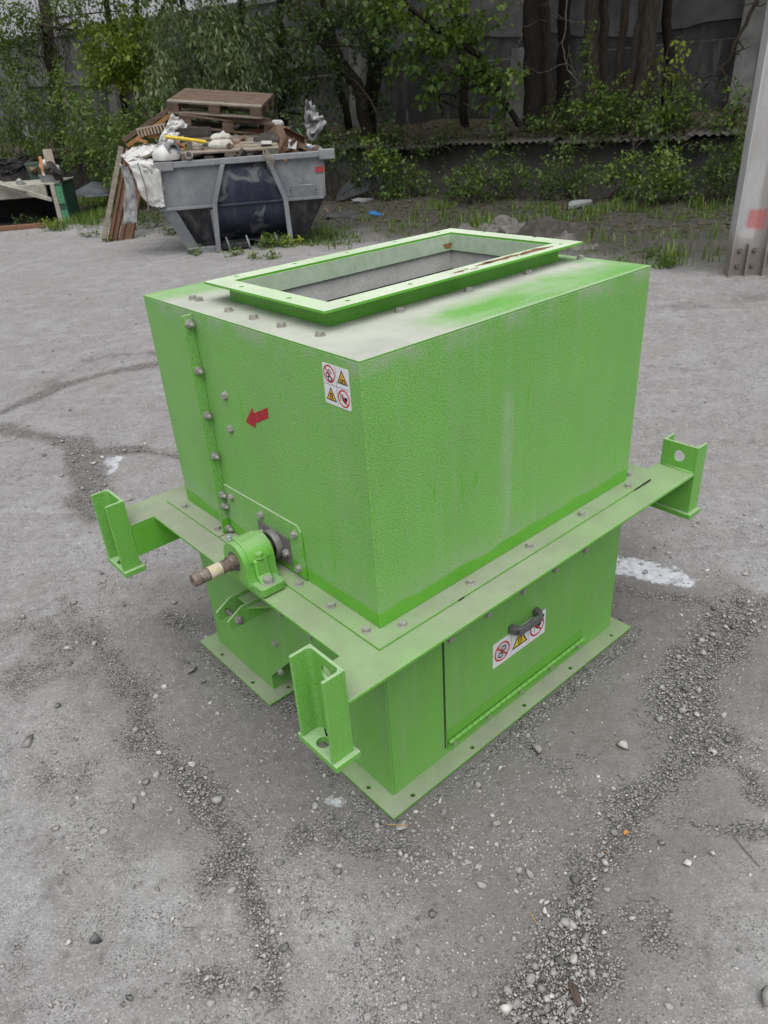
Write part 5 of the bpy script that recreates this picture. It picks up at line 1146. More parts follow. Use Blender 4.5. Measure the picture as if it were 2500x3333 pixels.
# rim, ribs, skids
MB().prism(rect(TL-.03, TR+.03, Y0-.05, Y1+.05), [rect(TL+.03, TR-.03, Y0+.02, Y1-.02)], ZR-.035, ZR+.035).obj('rim', M['skipg'], skip, .008)
MB().box(TR-.07, TR+.13, Y0-.07, Y0+.06, ZR-.065, ZR+.05).obj('rim_corner', M['skipg'], skip, .008)
MB().box(TL-.05, TL+.28, Y0-.065, Y0+.06, ZR-.060, ZR+.042).obj('rim_corner', M['skipg'], skip, .008)
for sgn, pts in ((0, [(.235, ZR-.036), (.065, ZD+.02), (.02, .02)]), (1, [(.805, ZR-.036), (.955, ZD+.02), (.965, .02)])):
    w_ = .030; ol = [(a-w_, b) for a, b in pts]+[(a+w_, b) for a, b in pts[::-1]]
    MB().prism(ol, (), Y0-.075, Y0+.0, FY).obj('rib', M['skipg'], skip, .006)
    x_ = pts[-1][0]; s_ = -1 if sgn == 0 else 1
    MB().prism([(x_-.026, .03), (x_-.026+.0, ZD-.05), (x_+.02, ZD-.05), (x_+.02, .03)], (), Y0+.002, Y0+.16, FY).obj('rib_gusset', M['skipg'], skip, .004)
    MB().box(x_-.05, x_+.05, Y0-.10, Y0+.10, -.03, .018).obj('rib_foot', M['skipg'], skip, .006)
MB().box(-.40, -.012, Y0+.02, Y0+.12, .0, ZB-.025).obj('skid_rail', M['skipg'], skip, .008)
MB().box(.055, .42, Y0+.04, Y0+.14, .03, .10).obj('skid_rail', M['skipd'], skip, .008)
MB().box(.53, .925, Y0+.04, Y0+.14, .04, .11).obj('skid_rail', M['skipd'], skip, .008)
for x_ in (.17, .43, .80): MB().tube([(x_, Y0-.02, -.01), (x_-.01, Y0-.03, .09), (x_-.035, Y0+.0, .19)], [.016, .014, .010], 6).obj('hook', M['skipg'], skip, smooth=True)
MB().tube([(1.03, Y0, .66), (1.03, Y0-.05, .67), (1.03, Y0-.05, .73), (1.36, Y0-.05, .73), (1.36, Y0-.05, .67), (1.36, Y0, .66)], .009, 6).obj('grab_rail', M['skipg'], skip, smooth=True)
M['redref'] = simple('faded_red_reflector', (.40, .045, .045), (.33, .04, .04), 20, .5)
MB().box(TR-.13, TR-.02, Y0-.004, Y0-.001, .86, .925).obj('red_reflector', M['redref'], skip)
MB().box(-.60, -.52, Y0-.004, Y0-.001, .80, .85).obj('sticker_remnant', M['band'], skip)
# --- load
M['wood'] = simple('weathered_pallet_wood', (.16, .115, .085), (.095, .068, .052), 6, .9, 0, .5, 40, .15, (1, 5, 5))
M['woodl'] = simple('grey_bleached_wood', (.27, .235, .195), (.18, .155, .125), 6, .9, 0, .5, 40, .15, (1, 5, 5))
M['woodo'] = simple('fresh_orange_wood', (.36, .185, .075), (.27, .135, .055), 6, .85, 0, .4, 40, .15, (1, 5, 5))
M['white'] = simple('dirty_white_plastic', (.56, .56, .555), (.43, .425, .41), 6, .55, 0, .4, 18, .4, dirt=.35)
M['clear'] = simple('grey_plastic_film', (.34, .345, .35), (.25, .25, .255), 5, .4, 0, .4, 18, .45, dirt=.3)
M['yelp'] = simple('yellow_plastic', (.62, .45, .03), (.55, .38, .03), 14, .5)
M['card'] = simple('brown_cardboard', (.19, .125, .085), (.13, .085, .06), 6, .9, 0, .3, 20, .2)
M['greyp'] = simple('grey_plastic_pipe', (.22, .235, .245), (.17, .18, .19), 8, .5)
M['beige'] = simple('beige_foam', (.36, .29, .21), (.29, .23, .17), 8, .9)
M['brick'] = simple('red_brick', (.24, .075, .045), (.18, .055, .035), 14, .9, 0, .4, 60)
M['dk'] = simple('dark_junk', (.030, .028, .027), (.055, .048, .042), 9, .9, 0, .5, 30)
M['blue'] = simple('blue_plastic', (.03, .16, .40), (.025, .12, .32), 10, .5)
def put(o, label, cat, loc, rot=(0, 0, 0), L=SK, group=None):
    Mx = L.Mw @ Matrix.Translation(loc) @ Euler(rot).to_matrix().to_4x4(); o.matrix_world = Mx
    return tag(o, label, cat, group)
def pallet(label, loc, rot, mats=('wood', 'woodl')):
    e = bpy.data.objects.new('pallet', None); COL.objects.link(e); r_ = rnd
    for i in range(7):
        y_ = .05+.70*i/6; w_ = .046 if i % 2 else .056
        MB().box(-.60, .60, y_-.4-w_+rnd.uniform(-.003, .003), y_-.4+w_-.006, .122, .144).obj('top_board', M[mats[0] if i > 0 else mats[1]], e, .003)
    for x_ in (-.527, 0, .527): MB().box(x_-.072, x_+.072, -.40, .40, .100, .1218).obj('cross_board', M[mats[0]], e, .003)
    for x_ in (-.527, 0, .527):
        for y_ in (-.35, 0, .35): MB().box(x_-.0715, x_+.0715, y_-.049, y_+.049, .0222, .0998).obj('block', M[mats[0]], e, .003)
    for y_ in (-.35, 0, .35): MB().box(-.60, .60, y_-.0495, y_+.0495, 0, .022).obj('bottom_board', M[mats[1] if y_ < 0 else mats[0]], e, .003)
    return put(e, label, 'pallet', loc, rot)
D = math.radians
p_ = sk(770, 190, .55); pallet('weathered wooden pallet lying on top of the rubbish heap', (p_.x+.07, .95, p_.z-.02), (D(10), D(6.5), D(-13)))
p_ = sk(800, 310, .55); pallet('dark wooden pallet under the topmost pallet, tipped down to the right', (p_.x+.06, .98, p_.z-.045), (D(5), D(9), D(5)), ('wood', 'wood'))
p_ = sk(830, 460, .25); pallet('grey wooden pallet low at the front of the heap, tilted toward the viewer', (p_.x+.05, .50, p_.z-.06), (D(15), D(1), D(3)), ('woodl', 'woodl'))
# rubble core
def rubble():
    mb = MB()
    for i in range(260):
        u, v = rnd.random(), rnd.random(); x_ = TL+.08+u*(TR-TL-.16); y_ = Y0+.08+v*(Y1-Y0-.16); hx = 1-abs(u-.42)*1.5; hy = 1-abs(v-.5)*1.1
        z_ = .92+.42*max(0, hx)*max(0.1, hy)*rnd.uniform(.55, 1.0); a, b, c = rnd.uniform(.02, .16), rnd.uniform(.02, .10), rnd.uniform(.008, .05)
        mb.box(-a, a, -b, b, -c, c, Matrix.Translation((x_, y_, z_)) @ Euler((rnd.gauss(0, .5), rnd.gauss(0, .5), rnd.uniform(0, 6))).to_matrix().to_4x4())
    o = mb.obj('mixed_rubble', M['dk']); put(o, 'dark jumble of broken scraps filling the skip', 'rubble', (0, 0, 0)); o['kind'] = 'stuff'
    n = 24; V = []
    for i in range(n+1):
        for j in range(n+1):
            u, v = i/n, j/n; hx = max(0, 1-abs(u-.42)*1.6); hy = max(.1, 1-abs(v-.55)*1.2); V.append((TL+.05+u*(TR-TL-.1), Y0+.04+v*(Y1-Y0-.08), .80+.48*hx*hy+.10*rnd.random()))
    F = [(i*(n+1)+j, (i+1)*(n+1)+j, (i+1)*(n+1)+j+1, i*(n+1)+j+1) for i in range(n) for j in range(n)]
    o = MB().add(V, F).obj('rubble_core', M['dk']); put(o, 'dark core of the rubbish heap below the loose scraps', 'rubble', (0, 0, 0)); o['kind'] = 'stuff'
rubble()
def shards(label, m, n, seed, name):
    r_ = random.Random(seed); mb = MB()
    for i in range(n):
        u, v = r_.random(), r_.random()*.7; x_ = TL+.12+u*(TR-TL-.22); y_ = Y0+.10+v*(Y1-Y0-.2); hx = max(0, 1-abs(u-.42)*1.5); z_ = 1.07+.36*hx*max(.1, 1-abs(v-.5)*1.1)*r_.uniform(.5, 1.0)
        a, b, c = r_.uniform(.03, .16), r_.uniform(.015, .07), r_.uniform(.004, .03)
        mb.box(-a, a, -b, b, -c, c, Matrix.Translation((x_, y_, z_)) @ Euler((r_.gauss(0, .5), r_.gauss(0, .45), r_.uniform(0, 6))).to_matrix().to_4x4())
    o = mb.obj(name, M[m]); put(o, label, 'rubble', (0, 0, 0)); o['kind'] = 'stuff'
shards('broken brown wood splinters strewn through the rubbish heap', 'wood', 46, 1, 'wood_scraps'); shards('pale bleached wood pieces strewn through the rubbish heap', 'woodl', 26, 2, 'pale_wood_scraps')
shards('white plastic and paper scraps strewn through the rubbish heap', 'white', 30, 3, 'white_scraps'); shards('brown carton scraps strewn through the rubbish heap', 'card', 34, 4, 'carton_scraps'); shards('orange wood scraps strewn through the rubbish heap', 'woodo', 14, 5, 'orange_wood_scraps')
def stick(label, cat, a, b, w_, h_, m, name='timber'):
    a, b = Vector(a), Vector(b); d = b-a; o = MB().box(0, d.length, -w_/2, w_/2, -h_/2, h_).obj(name, M[m], None, min(w_, h_)*.12)
    q = d.to_track_quat('X', 'Z'); o.matrix_world = SK.Mw @ Matrix.Translation(a) @ q.to_matrix().to_4x4(); return tag(o, label, cat)
stick('upper long weathered timber sticking out left of the pallets', 'timber', sk(150, 415, .9), sk(480, 190, .9), .05, .035, 'wood')
stick('lower long yellowish timber sticking out left of the pallets', 'timber', sk(180, 450, .85), sk(500, 220, .85), .06, .03, 'woodo')
stick('short rail between the two long timbers at the left', 'timber', sk(405, 225, .88), sk(425, 260, .88), .03, .03, 'wood')
stick('orange board end at the left of the heap', 'board', sk(235, 400, .5), sk(310, 425, .5), .10, .02, 'woodo', 'board')
stick('orange plank in the rubbish below the beige foam strip', 'board', sk(315, 385, .6), sk(400, 385, .6), .07, .03, 'woodo', 'board')
stick('pale board poking out over the left front rim', 'board', sk(270, 530, .08), sk(380, 490, .30), .05, .015, 'woodl', 'board')
stick('orange stick poking over the right front rim', 'stick', sk(1240, 548, .0), sk(1325, 510, .2), .025, .018, 'woodo', 'stick')
stick('orange board at the right end of the heap', 'board', sk(1290, 500, .4), sk(1420, 470, .5), .08, .02, 'woodo', 'board')
stick('reddish brown long board under the second pallet at right', 'board', sk(900, 370, .7), sk(1210, 330, .8), .10, .02, 'brick', 'board')
stick('bright orange plank between pallet and right end', 'board', sk(960, 468, .2), sk(1180, 450, .4), .06, .02, 'woodo', 'board')
# serrated beige strip
b_ = MB(); a0, a1 = sk(245, 358, .55), sk(440, 318, .55); Ls = (a1-a0).length
b_.box(0, Ls, -.05, .05, .03, .05)
for i in range(9): b_.box(Ls*i/9+.005, Ls*(i+.62)/9, -.05, .05, -.05, .0298)
o = b_.obj('foam_strip', M['beige']); d_ = a1-a0; o.matrix_world = SK.Mw @ Matrix.Translation(a0) @ d_.to_track_quat('X', 'Z').to_matrix().to_4x4(); tag(o, 'beige notched strip lying at the left of the heap', 'strip')
# cloth and film
def cloth(name, label, cat, cs, m, amp=.05, n=18, fold=6.0, th=.004, seed=0, L=SK, sag=0.0):
    """cs: rows of points from top to bottom; crumpled sheet through them"""
    R_, C_ = len(cs), len(cs[0]); V = []; NN = n
    for i in range(NN+1):
        v = i/NN*(R_-1); i0 = min(int(v), R_-2); fv = v-i0
        for j in range(NN+1):
            u = j/NN*(C_-1); j0 = min(int(u), C_-2); fu = u-j0
            p = (Vector(cs[i0][j0]).lerp(Vector(cs[i0][j0+1]), fu)).lerp(Vector(cs[i0+1][j0]).lerp(Vector(cs[i0+1][j0+1]), fu), fv)
            k1 = fbm(np.array([u*2.1+seed]), np.array([v*2.3]), 2.0, 4, seed)[0]-.5; k2 = math.sin(u*fold+3*k1+seed)*.5
            k3 = fbm(np.array([u*3+seed]), np.array([v*3]), 1.7, 4, seed+5)[0]-.5
            V.append((p.x+k3*amp*.7, p.y-(k1*1.6+k2*.5)*amp, p.z+k3*amp))
    F = [(i*(NN+1)+j, i*(NN+1)+j+1, (i+1)*(NN+1)+j+1, (i+1)*(NN+1)+j) for i in range(NN) for j in range(NN)]
    me = MB().add(V, F).mesh(name, True); o = link(name, me, M[m]); so = o.modifiers.new('thick', 'SOLIDIFY'); so.thickness = th
    o.matrix_world = L.Mw; return tag(o, label, cat)
cloth('white_tarp', 'white plastic tarp draped over the left front corner of the skip', 'tarp',
      [[sk(130, 505, .45), sk(250, 470, .5), sk(360, 520, .3)], [sk(180, 560, -.03), sk(265, 560, -.04), sk(345, 560, -.04)], [sk(215, 640, -.03), sk(300, 620, -.03), sk(400, 620, -.01)], [sk(270, 790, -.02), sk(330, 800, -.02), sk(420, 790, .0)], [sk(320, 850, -.01), sk(370, 860, -.01), sk(432, 858, .0)]], 'white', .035, 26, 5)
cloth('plastic_sheet', 'grey plastic sheet hanging down at the left end of the skip', 'plastic sheet',
      [[sk(120, 560, .5), sk(185, 590, .35)], [sk(165, 700, .45), sk(225, 700, .32)], [sk(150, 850, .45), sk(245, 850, .32)], [sk(150, 980, .45), sk(240, 960, .32)]], 'clear', .06, 20, 7, seed=3)
cloth('white_bag', 'crumpled white bag spilling over the left rim of the heap', 'bag',
      [[sk(170, 475, .7), sk(300, 430, .7), sk(400, 430, .6)], [sk(140, 520, .25), sk(260, 480, .25), sk(390, 470, .3)], [sk(190, 550, .05), sk(280, 530, .10), sk(360, 500, .2)]], 'white', .08, 22, 8, seed=6)
cloth('white_bag', 'tall crumpled white plastic bag leaning against the pallets', 'bag',
      [[sk(470, 235, .6), sk(560, 250, .6)], [sk(440, 310, .50), sk(590, 300, .50)], [sk(400, 380, .42), sk(570, 370, .42)], [sk(380, 430, .35), sk(520, 430, .35)]], 'white', .11, 22, 9, seed=9)
def pillow(name, label, cat, loc, L_, W_, H_, m, rot=(0, 0, 0), jit=.10):
    bm = bmesh.new(); bmesh.ops.create_icosphere(bm, subdivisions=4, radius=1)
    for v in bm.verts:
        x_, y_, z_ = v.co; f = 1+jit*(fbm(np.array([x_*1.5+L_*9]), np.array([y_*1.5+z_]), 1.6, 3, 4)[0]-.5)*2
        sx = math.copysign(abs(x_)**.55, x_); sy = math.copysign(abs(y_)**.55, y_); v.co = (sx*L_/2*f, sy*W_/2*f, z_*H_/2*f)
    me = bpy.data.meshes.new(name); bm.to_mesh(me); bm.free(); me.polygons.foreach_set('use_smooth', [True]*len(me.polygons)); o = link(name, me, M[m])
    return put(o, label, cat, loc, rot)
M['sack'] = simple('offwhite_woven_sack', (.47, .46, .41), (.37, .36, .31), 12, .8, 0, .5, 70, .2, dirt=.3)
pillow('sack', 'upper of the two small off-white sacks on the front pallet', 'sack', sk(805, 388, .40), .26, .18, .085, 'sack', (D(8), 0, D(5)))
pillow('sack', 'lower, larger off-white sack lying on the front pallet', 'sack', sk(805, 438, .22), .31, .20, .105, 'sack', (D(10), 0, D(-4)))
def rod(name, label, cat, pts, r, m, seg=10, closed=True):
    o = MB().tube(pts, r, seg, closed).obj(name, M[m], None, auto=50); o.matrix_world = SK.Mw; return tag(o, label, cat)
rod('yellow_pipe', 'bright yellow plastic pipe lying across the front of the heap', 'pipe', [sk(428, 384, .10), sk(560, 400, .10), sk(705, 420, .14)], .022, 'yelp')
def pipe_elbow():
    a, b = sk(400, 455, .30), sk(490, 470, .02); d = (b-a); e = empty('pipe_fitting'); L_ = d.length
    fr = lambda u, v, t: (t, u, v)
    MB().lathe([(.055, 0), (.060, L_*.6), (.075, L_*.62), (.075, L_), (.055, L_), (.052, L_*.3)], 20, fr).obj('pipe_body', M['greyp'], e, auto=40)
    MB().lathe([(.054, L_*.45), (.002, L_*.45)], 20, fr).obj('pipe_bore', M['black'], e)  # black disc stands for the shade inside the pipe mouth
    e.matrix_world = SK.Mw @ Matrix.Translation(a) @ d.to_track_quat('X', 'Z').to_matrix().to_4x4(); tag(e, 'grey pipe fitting with a black open mouth facing forward', 'pipe fitting')
pipe_elbow()
def lathe_thing(name, label, cat, loc, prof, m, rot=(0, 0, 0), seg=20):
    o = MB().lathe(prof, seg).obj(name, M[m], None, auto=40); return put(o, label, cat, loc, rot)
lathe_thing('white_canister', 'big white rounded canister behind the rim under the pipe fitting', 'canister', sk(450, 545, .15), [(.06, 0), (.17, .01), (.18, .06), (.15, .12), (.07, .17), (.04, .175), (.04, .20), (.02, .20)], 'white')
lathe_thing('white_cup', 'white paper cup tilted in front of the heap', 'cup', sk(590, 530, .08), [(.035, 0), (.045, .10), (.042, .10), (.033, .01), (.001, .01)], 'white', (D(60), D(20), 0))
lathe_thing('grey_can', 'grey spray can standing beside the white cup', 'can', sk(602, 488, .20), [(.033, 0), (.034, .01), (.034, .12), (.025, .135), (.012, .137), (.012, .15), (.002, .15)], 'greyp', (D(10), 0, 0))
lathe_thing('yellow_cup', 'small yellow plastic cup next to the grey can', 'cup', sk(572, 475, .22), [(.03, 0), (.04, .07), (.037, .07), (.028, .008), (.001, .008)], 'yelp', (D(40), D(30), 0))
o = MB().box(-.06, .06, -.03, .03, -.035, .035).obj('brick', M['brick'], None, .004); put(o, 'red brick among the rubbish right of the pipe fitting', 'brick', sk(530, 455, .25), (D(20), D(30), D(10)))
o = MB().box(-.22, .22, -.03, .03, -.05, .05).obj('dark_beam', M['dk'], None, .006); put(o, 'dark plank end under the second pallet at left', 'plank', sk(620, 352, .45), (0, D(1), 0))
def carton(label, loc, a, b, c, rot, m='card'):
    e = empty('cardboard_box'); t = .004
    for nm, bx in (('wall', (-a, a, -b, -b+t, 0, c)), ('wall', (-a, a, b-t, b, 0, c)), ('wall', (-a, -a+t, -b+t, b-t, 0, c)), ('wall', (a-t, a, -b+t, b-t, 0, c)), ('bottom', (-a+t, a-t, -b+t, b-t, 0, t))): MB().box(*bx).obj(nm, M[m], e)
    MB().box(-a, a, 0, b*.9, 0, t, Matrix.Translation((0, -b, c)) @ Matrix.Rotation(D(-50), 4, 'X')).obj('flap', M[m], e); MB().box(-a, a, 0, b*.9, 0, t, Matrix.Translation((0, b, c)) @ Matrix.Rotation(D(150), 4, 'X')).obj('flap', M[m], e)
    return put(e, label, 'box', loc, rot)
carton('crumpled brown carton at the right of the heap', sk(1260, 500, .35), .15, .12, .22, (D(20), D(28), D(15)))
carton('small torn brown carton above the crumpled one at right', sk(1215, 420, .55), .12, .10, .16, (D(-25), D(10), D(40)))
o = MB().box(-.05, .05, -.002, .002, -.05, .05).obj('white_paper', M['white'], None); put(o, 'pale paper sheet stuck on the crumpled carton', 'paper', sk(1290, 435, .12), (D(-15), D(15), 0))
pillow('black_bag', 'dark crumpled bag at the right side of the heap', 'bag', sk(1140, 440, .5), .40, .34, .26, 'dk', (0, D(10), 0), .3)
pillow('white_wad', 'small pale wad of paper high at the right of the pallets', 'paper', sk(1190, 300, .8), .14, .12, .10, 'white', (0, 0, 0), .4)
pillow('blue_scrap', 'blue scrap at the right end of the skip rim', 'scrap', sk(1430, 490, .4), .16, .1, .12, 'blue', (0, D(20), 0), .3)
rod('green_wire', 'thin green bent tube sticking up at the right end', 'tube', [sk(1330, 460, .6), sk(1360, 410, .6), sk(1350, 370, .6), sk(1320, 330, .6)], .008, 'blue', 6)
M['mint'] = simple('mint_green_plastic', (.12, .32, .20), (.10, .27, .16), 9, .5); bpy.data.objects['green_wire'].data.materials[0] = M['mint']
def straps():
    e = empty('straw_strap', SK.w(sk(1110, 500, 0))); o0 = Vector(e.location); Mi = SK.Mw; mb = MB()
    for i in range(9):
        p = [sk(1095+rnd.uniform(-8, 20), 450, .2), sk(1090+i*6, 500, .0), sk(1110+i*7, 530, -.09), sk(1130+i*5+rnd.uniform(-8, 8), 575+rnd.uniform(-20, 35), -.10)]
        mb.tube([SK.w(v)-o0 for v in p], .0035, 4)
    mb.obj('strands', M['woodl'], e); tag(e, 'frayed pale strands hanging over the right rib of the skip', 'strap')
straps()
rod('hanging_strap', 'thin brown strap hanging over the white tarp at left', 'strap', [sk(245, 560, -.10), sk(270, 640, -.09), sk(300, 730, -.08), sk(318, 880, -.04)], .008, 'woodl', 5)
# planks leaning on the left end of the skip
M['rustplank'] = simple('rusty_brown_plank', (.17, .095, .062), (.115, .065, .045), 7, .85, 0, .5, 40, .2, (4, 4, .6))
PL0 = Vector(onz(240, 520)); PL0.z = gz1(PL0)
PLL = Local(PL0, YAW-math.pi/2+D(12))
def lean(label, x0, x1, zt, th, m, dx, prof=False):
    e = MB()
    if prof: pr_ = [(x0, 0), (x0+.02, -.03), (x0+.05, -.03), (x0+.06, 0), (x1-.06, 0), (x1-.05, -.03), (x1-.02, -.03), (x1, 0), (x1, .012), (x0, .012)]
    else: pr_ = rect(x0, x1, -th, 0)
    Lz = zt; o = MB().prism(pr_, (), 0, Lz).obj('propped_plank', M[m], None, .002)
    o.matrix_world = PLL.Mw @ Matrix.Translation((dx, 0, 0)) @ Matrix.Rotation(D(23), 4, 'Y') @ Matrix.Rotation(D(-13), 4, 'X'); return tag(o, label, 'plank')
lean('wide rusty brown profiled plank leaning on the left end of the skip, rightmost', .10, .30, 1.36, .03, 'rustplank', .0, True)
lean('narrow rusty brown profiled plank leaning in the middle of the leaning planks', -.05, .09, 1.34, .03, 'rustplank', .0, True)
lean('thin grey board leaning outermost left of the leaning planks', -.13, -.06, 1.34, .05, 'woodl', -.01)
# ---- left: open steel tank with rubbish on it
TK0 = Vector(onz(133, 484)); TK0.z = gz1(TK0)
TK = Local(TK0, YAW-math.pi/2+D(4))
def q2(x, y): return (x*.16, 298.6+y*.16)
def tk(x, y, dep=0.0): return TK.at(*q2(x, y), dep)
M['cream'] = simple('dirty_cream_paint', (.38, .37, .32), (.27, .255, .215), 7, .7, 0, .3, 30, .3, dirt=.5)
M['tankdk'] = simple('sooty_steel', (.022, .021, .020), (.035, .032, .030), 6, .9)  # near-black colour carries the shade inside the open tank
M['mintg'] = simple('green_perforated_steel', (.075, .26, .13), (.055, .21, .10), 12, .6, 0, .2, 60)
M['dkgreen'] = simple('dark_green_steel', (.020, .062, .038), (.03, .075, .05), 12, .6)
tank = empty('steel_tank', TK0, TK.rz, 'old cream and black open steel tank at the left edge of the yard', 'tank')
zt_ = tk(690, 610).z; xl = -3.2
MB().box(xl, .02, .02, 1.3, .0, .05).obj('tank_floor', M['tankdk'], tank)
MB().box(xl, .02, 1.25, 1.3, .05, zt_).obj('back_wall', M['tankdk'], tank)
MB().box(-.02, .02, .06, 1.25, .05, zt_).obj('side_wall', M['dkgreen'], tank, .005)
MB().box(xl, .05, .02, 1.32, zt_-.02, zt_+.0).obj('top_plate', M['cream'], tank, .004)
MB().box(xl, -.10, -.06, .0199, zt_-.20, zt_+.012).obj('top_beam', M['cream'], tank, .012)
pa, pb_ = tk(690, 610), tk(830, 1160)
def strip(parent, name, m, a, b, w_, th, y_): 
    return MB().prism([(a.x, a.z), (b.x, b.z), (b.x+w_, b.z), (a.x+w_, a.z)], (), y_, y_+th, FY).obj(name, M[m], parent, .004)
strip(tank, 'corner_post', 'cream', pa, pb_, .075, .05, -.11)
strip(tank, 'post_side', 'dkgreen', pa+Vector((.077, 0, 0)), pb_+Vector((.077, 0, 0)), .13, .04, -.10)
def perf(za, zb, x0):
    def X(z): t = (z-pb_.z)/(pa.z-pb_.z); return pb_.x+(pa.x-pb_.x)*t
    ol = [(X(za)+.085, za), (X(za)+.19, za), (X(zb)+.19, zb), (X(zb)+.085, zb)]; hs2 = [circ(X(z)+.14, z, .011, 8) for z in [za+(zb-za)*(i+.5)/4 for i in range(4)]]
    MB().prism(ol, hs2, -.112, -.1015, FY).obj('perforated_plate', M['mintg'], tank)
perf(tk(800, 640).z-.22*1, tk(760, 650).z, 0) if False else perf(zt_*.52, zt_*.93, 0)
perf(.06, zt_*.36, 0)
a, b = tk(-100, 640, -.12), tk(715, 850, -.12)
MB().prism([(a.x, a.z), (b.x, b.z), (b.x, b.z+.055), (a.x, a.z+.13)], (), -.20, -.12, FY).obj('sloping_rail', M['cream'], tank, .006)
a, b = tk(-100, 600, -.14), tk(380, 735, -.14); MB().tube([(a.x, -.24, a.z+.03), (b.x, -.24, b.z+.03)], .022, 8).obj('rail_bar', M['cream'], tank, smooth=True)
a, b = tk(-60, 1285, -.5), tk(620, 1215, -.5)
o = MB().box(0, (b-a).length, -.06, .06, 0, .07).obj('rusty_channel', M['brown_chip'], None, .006); put(o, 'rusty orange steel bar lying on the dust in front of the tank', 'steel bar', a+Vector((0, 0, .0)), (0, 0, 0), TK)
o.location.z = gz1(o.location)+.01
zt2 = zt_
lathe_thing('tin_tub', 'grey metal tub standing on the tank corner', 'tub', (0, 0, 0), [(.30, 0), (.33, .17), (.345, .175), (.345, .19), (.31, .19), (.28, .02), (.001, .02)], 'greyp'); o = bpy.data.objects['tin_tub']; o.matrix_world = TK.Mw @ Matrix.Translation((tk(715, 600, .5).x, .5, zt2+.001)) @ Matrix.Scale(.62, 4)
o = MB().lathe([(.24, 0), (.34, .55), (.36, .56), (.36, .60), (.32, .60), (.22, .03), (.001, .03)], 4).obj('green_bin', simple('faded_green_plastic', (.06, .10, .075), (.075, .12, .09), 6, .6), None); o.matrix_world = TK.Mw @ Matrix.Translation((tk(600, 600, 1.9).x-.05, 1.9, .52)) @ Matrix.Rotation(D(45), 4, 'Z') @ Matrix.Scale(.72, 4); tag(o, 'faded green square bin standing behind the tank', 'bin')
o2 = MB().box(-.35, .35, -.3, .3, 0, .52).obj('bin_stand', M['dk'], None, .02); o2.matrix_world = TK.Mw @ Matrix.Translation((tk(600, 600, 1.9).x-.05, 1.9, 0)); tag(o2, 'dark block under the green bin behind the tank', 'block')
def pl2(label, a, b, w_, m):
    d = b-a; o = MB().box(0, d.length, -w_/2, w_/2, -.012, .012).obj('plank', M[m], None, .003); o.matrix_world = TK.Mw @ Matrix.Translation(a) @ d.to_track_quat('X', 'Y').to_matrix().to_4x4() @ Matrix.Rotation(D(90), 4, 'X'); return tag(o, label, 'plank')
pl2('pale orange wooden slat standing in the rubbish on the tank', tk(605, 560, .45), tk(540, 250, .75), .055, 'woodo')
pl2('wide grey board standing up behind the metal tub', tk(720, 520, .5), tk(635, 150, .9), .16, 'woodl')
def wad(label, x_, y_, dep, s_, m='white'):
    o = pillow('paper_scrap', label, 'scrap', (0, 0, 0), s_, s_*.8, s_*.7, m, (0, 0, 0), .5); o.matrix_world = TK.Mw @ Matrix.Translation(tk(x_, y_, dep)) @ Euler((rnd.random(), rnd.random(), rnd.random())).to_matrix().to_4x4()
wad('white crumpled scrap inside the metal tub', 690, 520, .5, .22); wad('white scrap on the rim of the green bin', 640, 390, 1.7, .26); wad('small white scrap leaning on the wide grey board', 740, 410, .8, .16); wad('reddish scrap at the left of the green bin rim', 490, 420, 1.8, .22, 'card'); wad('grey scrap lying on the top beam of the tank', 295, 620, .1, .16, 'clear')
wad('black bag slumped over the metal tub', 710, 460, .42, .30, 'dk')
# grey sheet on the grass between tank and skip
SH0 = Vector(onz(185, 462)); SH0.z = gz1(SH0); SHL = Local(SH0, YAW-math.pi/2)
M['slate'] = simple('slate_grey_sheet', (.050, .055, .066), (.075, .080, .092), 4, .6, 0, .2, 12, .4, dirt=.2)
def sh(x, y, dep=0): return SHL.at(*q2(x, y), dep)
cloth('grey_sheet', 'dark slate-grey sheet humped on the grass between tank and skip', 'sheet',
      [[sh(1060, 690, .9), sh(1250, 580, .9), sh(1400, 590, .9)], [sh(1000, 720, .5), sh(1250, 650, .5), sh(1470, 690, .5)], [sh(990, 770, 0), sh(1200, 790, 0), sh(1480, 770, 0)]], 'slate', .05, 18, 4, seed=12, L=SHL)
# dark tarp hanging in front of the bushes at far left
TP0 = Vector(onz(40, 440)); TP0.z = gz1(TP0); TPL = Local(TP0, YAW-math.pi/2)
def tp(x, y, dep=0): return TPL.at(*q2(x, y), dep)
M['tarpd'] = simple('dark_tarp', (.045, .044, .043), (.03, .029, .028), 5, .8, 0, .4, 14, .2)
cloth('dark_tarp', 'dark folded tarp hanging below the corrugated edge at the left', 'tarp',
      [[tp(-80, 270), tp(100, 285), tp(300, 280), tp(520, 260)], [tp(-60, 360), tp(90, 420), tp(270, 400), tp(430, 330)], [tp(-60, 470), tp(80, 520), tp(200, 480), tp(330, 440)]], 'tarpd', .10, 24, 9, seed=15, L=TPL)
